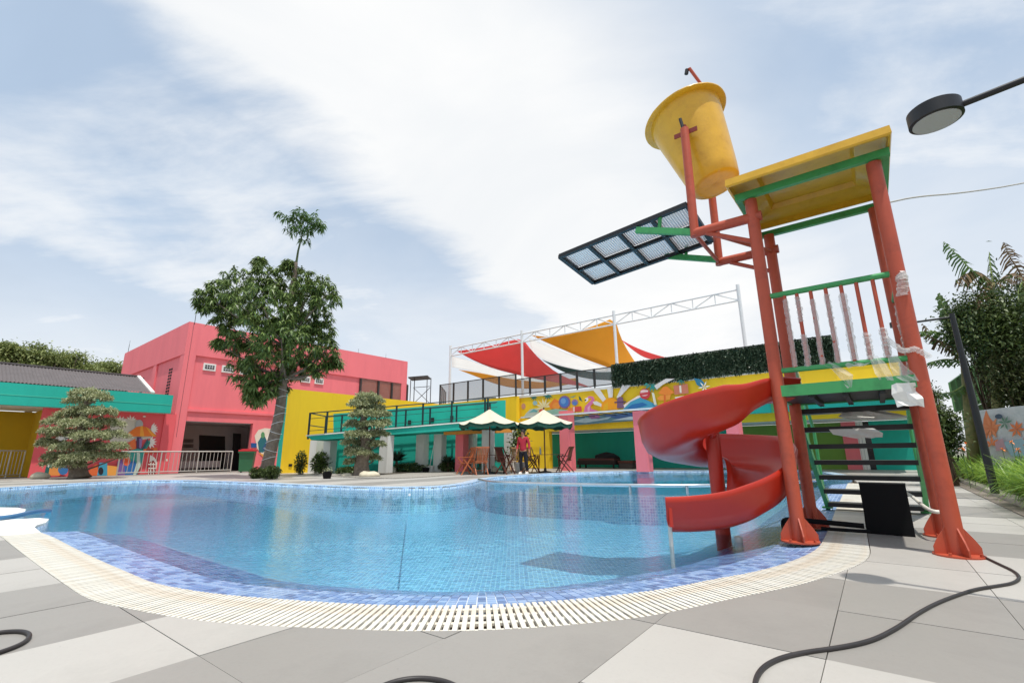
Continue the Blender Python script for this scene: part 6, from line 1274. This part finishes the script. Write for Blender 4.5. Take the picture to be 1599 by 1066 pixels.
# ------------------------------------------------------------------ umbrellas, furniture
def umbrella(px, Ht, rad, label, rz):
    c = gp(*px); o = empty('patio_umbrella', c, rz, label, 'umbrella', 'cream patio umbrellas'); zt, ze = Ht, Ht - .58; n = 8; m = MB(); V = [(0, 0, zt)]; E = []
    for k in range(n): a = 2 * math.pi * k / n; E.append((rad * math.cos(a), rad * math.sin(a), ze))
    S = 4; rows = []
    for k in range(n):
        a, b = np.array(E[k]), np.array(E[(k + 1) % n]); t = np.array([0, 0, zt])
        for j in range(S):
            for i in range(6):
                def pt(f, g_): q = t + (a + (b - a) * g_ - t) * f; return q + [0, 0, -.10 * math.sin(math.pi * g_) * f - .08 * math.sin(math.pi * f)]
                m.face([pt(i / 6, j / S), pt((i + 1) / 6, j / S), pt((i + 1) / 6, (j + 1) / S), pt(i / 6, (j + 1) / S)])
    cp = build('canopy', m, canvas, o, world=False); sm = cp.modifiers.new('t', 'SOLIDIFY'); sm.thickness = .008
    m = MB()
    for k in range(n):
        a, b = np.array(E[k]), np.array(E[(k + 1) % n])
        for j in range(6):
            f0, f1 = j / 6, (j + 1) / 6; p, q = a + (b - a) * f0, a + (b - a) * f1; p = p - [0, 0, .10 * math.sin(math.pi * f0)]; q = q - [0, 0, .10 * math.sin(math.pi * f1)]; sc = .985; m.face([p * [sc, sc, 1], q * [sc, sc, 1], q * [sc, sc, 1] - [0, 0, .15 + .03 * (j % 2)], p * [sc, sc, 1] - [0, 0, .15 + .03 * ((j + 1) % 2)]])
        for j in range(4):
            for i in range(6):
                pt = lambda f, g_: (lambda t: t + (a + (b - a) * g_ - t) * f + [0, 0, -.10 * math.sin(math.pi * g_) * f - .08 * math.sin(math.pi * f) - .035])(np.array([0, 0, zt]))
                m.face([pt(i / 6, j / 4), pt((i + 1) / 6, j / 4), pt((i + 1) / 6, (j + 1) / 4), pt(i / 6, (j + 1) / 4)])
    build('green_valance', m, canvasg, cp, rel=o)
    for k in range(n): m = MB(); m.tube([(0, 0, zt - .5), np.array(E[k]) * [.6, .6, 1] + [0, 0, .10]], .012, 6); m.tube([np.array([0, 0, zt - .08]) + (np.array(E[k]) - [0, 0, zt]) * f_ * .97 - [0, 0, .08 * math.sin(math.pi * f_)] for f_ in (0, .25, .5, .75, 1)], .008, 6); build('rib', m, woodd, o, world=False)
    m = MB(); m.tube([(0, 0, 0), (0, 0, zt + .04)], .026, 12); build('pole', m, woodd, o, world=False); m = MB(); m.lathe([(0, 0), (.26, 0), (.24, .06), (.06, .09), (.05, .2), (0, .2)], 24); build('base', m, blacks, o, world=False, smooth=40); m = MB(); m.lathe([(0, -.02), (.035, 0), (.02, .05), (0, .07)], 12, Matrix.Translation((0, 0, zt + .03))); build('finial', m, woodd, o, world=False)
umbrella((765, 739.5), 2.6, 1.28, 'left cream umbrella with green valance over the teak table', R(10)); umbrella((852, 738), 2.6, 1.22, 'right cream umbrella with green valance beside the pink column', R(30))
def table(px, m_, label, rz):
    c = gp(*px); o = empty('teak_table', c, rz, label, 'table', 'folding teak tables under the umbrellas'); w, d = 1.25, .8
    for k in range(9): m = MB(); m.box((0, -d / 2 + d * (k + .5) / 9, .735), (w, d / 9 - .012, .022)); build('slat', m, m_, o, world=False)
    for x in (-w / 2 + .04, w / 2 - .04): m = MB(); m.box((x, 0, .70), (.05, d, .05)); build('apron', m, m_, o, world=False)
    for x in (-.42, .42):
        for s in (-1, 1): m = MB(); m.bar((x, -.33 * s, 0), (x + .02 * s, .33 * s, .70), .035, .05); build('leg', m, m_, o, world=False)
table((772, 738.5), woodd, 'dark teak table under the left umbrella', R(5)); table((858, 737.6), woodd, 'dark teak table under the right umbrella', R(-5))
def chair_proto(m_, loc, rz, label):
    o = empty('folding_chair', loc, rz, label, 'chair', 'folding teak chairs at the umbrella tables')
    for k in range(7): m = MB(); m.box((0, -.2 + .40 * (k + .5) / 7, .44), (.46, .048, .02)); build('seat_slat', m, m_, o, world=False)
    for k in range(7): x = -.21 + .42 * (k + .5) / 7; m = MB(); m.bar((x, .21, .50), (x, .36, 1.02), .045, .014); build('back_slat', m, m_, o, world=False)
    for z, y in ((.50, .21), (1.03, .365)): m = MB(); m.box((0, y, z), (.50, .03, .05)); build('back_rail', m, m_, o, world=False)
    for x in (-.25, .25):
        m = MB(); m.bar((x, -.28, 0), (x, .37, 1.05), .028, .04); build('long_leg', m, m_, o, world=False); m = MB(); m.bar((x * .93, .34, 0), (x * .93, -.22, .64), .028, .04); build('short_leg', m, m_, o, world=False); m = MB(); m.bar((x, -.26, .66), (x, .27, .68), .05, .022); build('armrest', m, m_, o, world=False)
    m = MB(); m.tube([(-.24, -.12, .16), (.24, -.12, .16)], .012, 6); build('stretcher', m, m_, o, world=False); return o
ch1 = chair_proto(woodm, gp(727, 741), R(-60), 'reddish folding chair leftmost of the left table'); ch2 = chair_proto(woodd, gp(790, 740), R(50), 'dark folding chair seen side on at the right end of the left table'); ch3 = chair_proto(woodl, gp(803, 736.8), R(200), 'pale oak folding chair just behind the standing person')
dup(ch1, gp(750, 741), R(-160), 'reddish folding chair with its back to the pool at the left table'); dup(ch2, gp(780, 736.5), R(20), 'dark folding chair on the far side of the left table'); dup(ch2, gp(832, 737), R(75), 'dark folding chair left of the right table'); dup(ch2, gp(882, 737.2), R(-75), 'dark folding chair right of the right table beside the pink column'); dup(ch2, gp(742, 736.3), R(15), 'dark folding chair behind the left table near a white column'); dup(ch3, gp(829, 736.6), R(150), 'pale oak folding chair right of the standing person')
c = gp(841, 737.0); o = empty('bottle', (c[0], c[1], .747), label='clear bottle standing on the right teak table', cat='bottle'); o.location = (gp(845, 737.6)[0], gp(845, 737.6)[1], .747); WM[o] = Matrix.Translation(o.location); m = MB(); m.lathe([(0, 0), (.04, 0), (.04, .18), (.015, .24), (.015, .28), (0, .28)], 14); build('bottle_body', m, mat('pale_plastic_bottle', lin((190, 200, 198)), .2), o, world=False); m = MB(); m.lathe([(0, .28), (.018, .28), (.018, .30), (0, .30)], 10); build('cap', m, metalw, o, world=False)
# white and dark stuff under the canopy: day bed with folded cover, low box
def daybed():
    BKp = MW.shift(-1.6); a, b = BKp.at(908, 727), BKp.at(966, 727); z = .55; o = empty('day_bed', (*((a + b) / 2)[:2], 0), label='long dark day bed with a black folded cover under the mural canopy', cat='day bed'); d = (b - a) / np.linalg.norm(b - a); d[2] = 0; rz = math.atan2(d[1], d[0]); L = np.linalg.norm((b - a)[:2]); c = (a + b) / 2
    m = MB(); m.box((c[0], c[1], .3), (L, .8, .22), rz=rz); build('bed_frame', m, mat('dark_wicker', lin((44, 32, 30)), .8), o); m = MB(); m.box((c[0], c[1], .46), (L * .96, .74, .1), rz=rz); build('mattress', m, mat('maroon_fabric', lin((88, 54, 50)), .9), o)
    for s in (-1, 1):
        for t in (-1, 1): p = c + d * s * L * .45 + np.array([-d[1], d[0], 0]) * t * .32; m = MB(); m.box((p[0], p[1], .1), (.07, .07, .2), rz=rz); build('leg', m, blackr, o)
    m = MB(); m.lathe([(0, 0), (.5, .02), (.46, .14), (.3, .24), (.12, .30), (0, .3)], 12, Matrix.Translation((*(c + d * L * .22)[:2], .5)) @ Matrix.Rotation(rz, 4, 'Z') @ Matrix.Diagonal((1.5, .7, 1, 1))); v = np.array(m.v); v += rng.normal(size=v.shape) * .02; m.v = [tuple(p) for p in v]; f = build('folded_cover', m, mat('black_fabric', lin((26, 26, 30)), .9), None); tag(f, 'black crumpled cover lying on the day bed', 'cover')
    a, b = BKp.at(969, 728), BKp.at(992, 728); c = (a + b) / 2; L = np.linalg.norm((b - a)[:2]); o = empty('low_bench', (c[0], c[1], 0), label='low grey brown bench box right of the day bed', cat='bench'); m = MB(); m.box((c[0], c[1], .33), (L, .5, .12), rz=rz); build('bench_top', m, woodd, o); m = MB(); m.box((c[0], c[1], .135), (L * .9, .42, .26), rz=rz); build('bench_box', m, mat('grey_wicker', lin((84, 76, 70)), .9), o)
daybed()

# ------------------------------------------------------------------ person
def skin_body(name, J, edges, m_, parent, sub=2, root=0):
    me = bpy.data.meshes.new(name); me.from_pydata([p for p, r in J], edges, []); o = bpy.data.objects.new(name, me); col.objects.link(o); o.parent = parent
    sk = o.modifiers.new('skin', 'SKIN'); sk.use_smooth_shade = True; ss = o.modifiers.new('sub', 'SUBSURF'); ss.levels = ss.render_levels = sub
    for i, (p, r) in enumerate(J): r = r if isinstance(r, tuple) else (r, r); me.skin_vertices[0].data[i].radius = r; me.skin_vertices[0].data[i].use_root = i == root
    me.materials.append(m_); return o
def person():
    c = gp(818, 740); o = empty('person', c, R(-25), 'person in red long sleeved shirt and black trousers standing by the umbrellas', 'person')
    skin = mat('skin', lin((170, 116, 88)), .6, var=.05); shirt = mat('red_shirt_cloth', lin((178, 40, 56)), .85, var=.08, bump=.2, bscale=20); trou = mat('black_trouser_cloth', lin((30, 28, 34)), .9); hairm = mat('black_hair', lin((26, 20, 18)), .7)
    J = [((0, 0, .92), (.09, .06)), ((0, .01, 1.12), (.10, .07)), ((0, .01, 1.34), (.135, .08)), ((0, 0, 1.44), (.055, .055)), ((0, -.01, 1.52), (.068, .075)), ((0, -.015, 1.60), (.074, .09)), ((0, -.01, 1.67), (.05, .065)), ((0, -.095, 1.575), (.012, .016)),
         ((-.17, .01, 1.38), .055), ((-.22, .02, 1.12), .042), ((-.23, -.10, .90), .032), ((-.23, -.13, .82), (.026, .04)), ((.17, .01, 1.38), .055), ((.24, .03, 1.13), .042), ((.27, -.02, .88), .032), ((.275, -.03, .79), (.026, .04)),
         ((-.09, 0, .86), .085), ((-.10, -.02, .48), .058), ((-.10, .03, .10), .04), ((-.11, -.09, .04), (.04, .03)), ((.09, 0, .86), .085), ((.11, .03, .48), .058), ((.12, .10, .10), .04), ((.13, .0, .04), (.04, .03))]
    E = [(0, 1), (1, 2), (2, 3), (3, 4), (4, 5), (5, 6), (5, 7), (2, 8), (8, 9), (9, 10), (10, 11), (2, 12), (12, 13), (13, 14), (14, 15), (0, 16), (16, 17), (17, 18), (18, 19), (0, 20), (20, 21), (21, 22), (22, 23)]
    body = skin_body('body', J, E, skin, o)
    for s in (-1, 1):
        hx = .23 if s < 0 else .275; hy = -.145 if s < 0 else -.035; hz = .79 if s < 0 else .755
        for k in range(4): m = MB(); x = s * hx + (k - 1.5) * .006; m.tube([(x, hy + (k - 1.5) * .018, hz), (x, hy - .01 + (k - 1.5) * .02, hz - .045), (x - s * .012, hy - .016 + (k - 1.5) * .02, hz - .08)], [.0095, .0085, .006], 6); build('finger', m, skin, body if False else o, world=False)
        m = MB(); m.tube([(s * hx - s * .012, hy - .035, hz + .035), (s * hx - s * .03, hy - .055, hz)], [.011, .008], 6); build('thumb', m, skin, o, world=False)
    S = 1.22; J2 = [((0, .005, .84), (.145, .115)), ((0, .01, 1.12), (.142, .105)), ((0, .01, 1.34), (.165, .105)), ((0, 0, 1.42), (.065, .065)), ((-.175, .01, 1.375), .068), ((-.225, .02, 1.12), .055), ((-.235, -.08, .93), .046), ((.175, .01, 1.375), .068), ((.245, .03, 1.13), .055), ((.27, -.01, .93), .046)]
    skin_body('shirt', J2, [(0, 1), (1, 2), (2, 3), (2, 4), (4, 5), (5, 6), (2, 7), (7, 8), (8, 9)], shirt, o)
    J3 = [((0, 0, .95), (.13, .1)), ((-.09, 0, .82), (.098, .1)), ((-.10, -.02, .48), .075), ((-.10, .03, .10), .062), ((.09, 0, .82), (.098, .1)), ((.11, .03, .48), .075), ((.12, .10, .10), .062)]
    skin_body('trousers', J3, [(0, 1), (1, 2), (2, 3), (0, 4), (4, 5), (5, 6)], trou, o)
    m = MB(); m.lathe([(0, .10), (.05, .092), (.085, .06), (.098, .0), (.096, -.06), (.07, -.1)], 20, Matrix.Translation((0, .018, 1.625)) @ Matrix.Diagonal((.92, 1.12, 1, 1))); build('hair', m, hairm, o, world=False, smooth=True)
    for s in (-1, 1):
        m = MB(); m.lathe([(0, -.010), (.010, 0), (0, .010)], 8, Matrix.Translation((s * .03, -.098, 1.605))); build('eye', m, hairm, o, world=False); m = MB(); m.lathe([(0, -.03), (.02, 0), (0, .03)], 8, Matrix.Translation((s * .078, .0, 1.59))); build('ear', m, skin, o, world=False)
    m = MB(); m.box((0, -.096, 1.545), (.04, .01, .008)); build('mouth', m, mat('lip', lin((140, 70, 64)), .6), o, world=False)
    for x, y in ((-.11, -.06), (.13, .03)): m = MB(); m.lathe([(0, 0), (.055, 0), (.056, .03), (.045, .07), (.03, .085), (0, .085)], 14, Matrix.Translation((x, y, 0)) @ Matrix.Diagonal((1, 2.3, 1, 1))); build('shoe', m, whitep, o, world=False, smooth=True)
person()
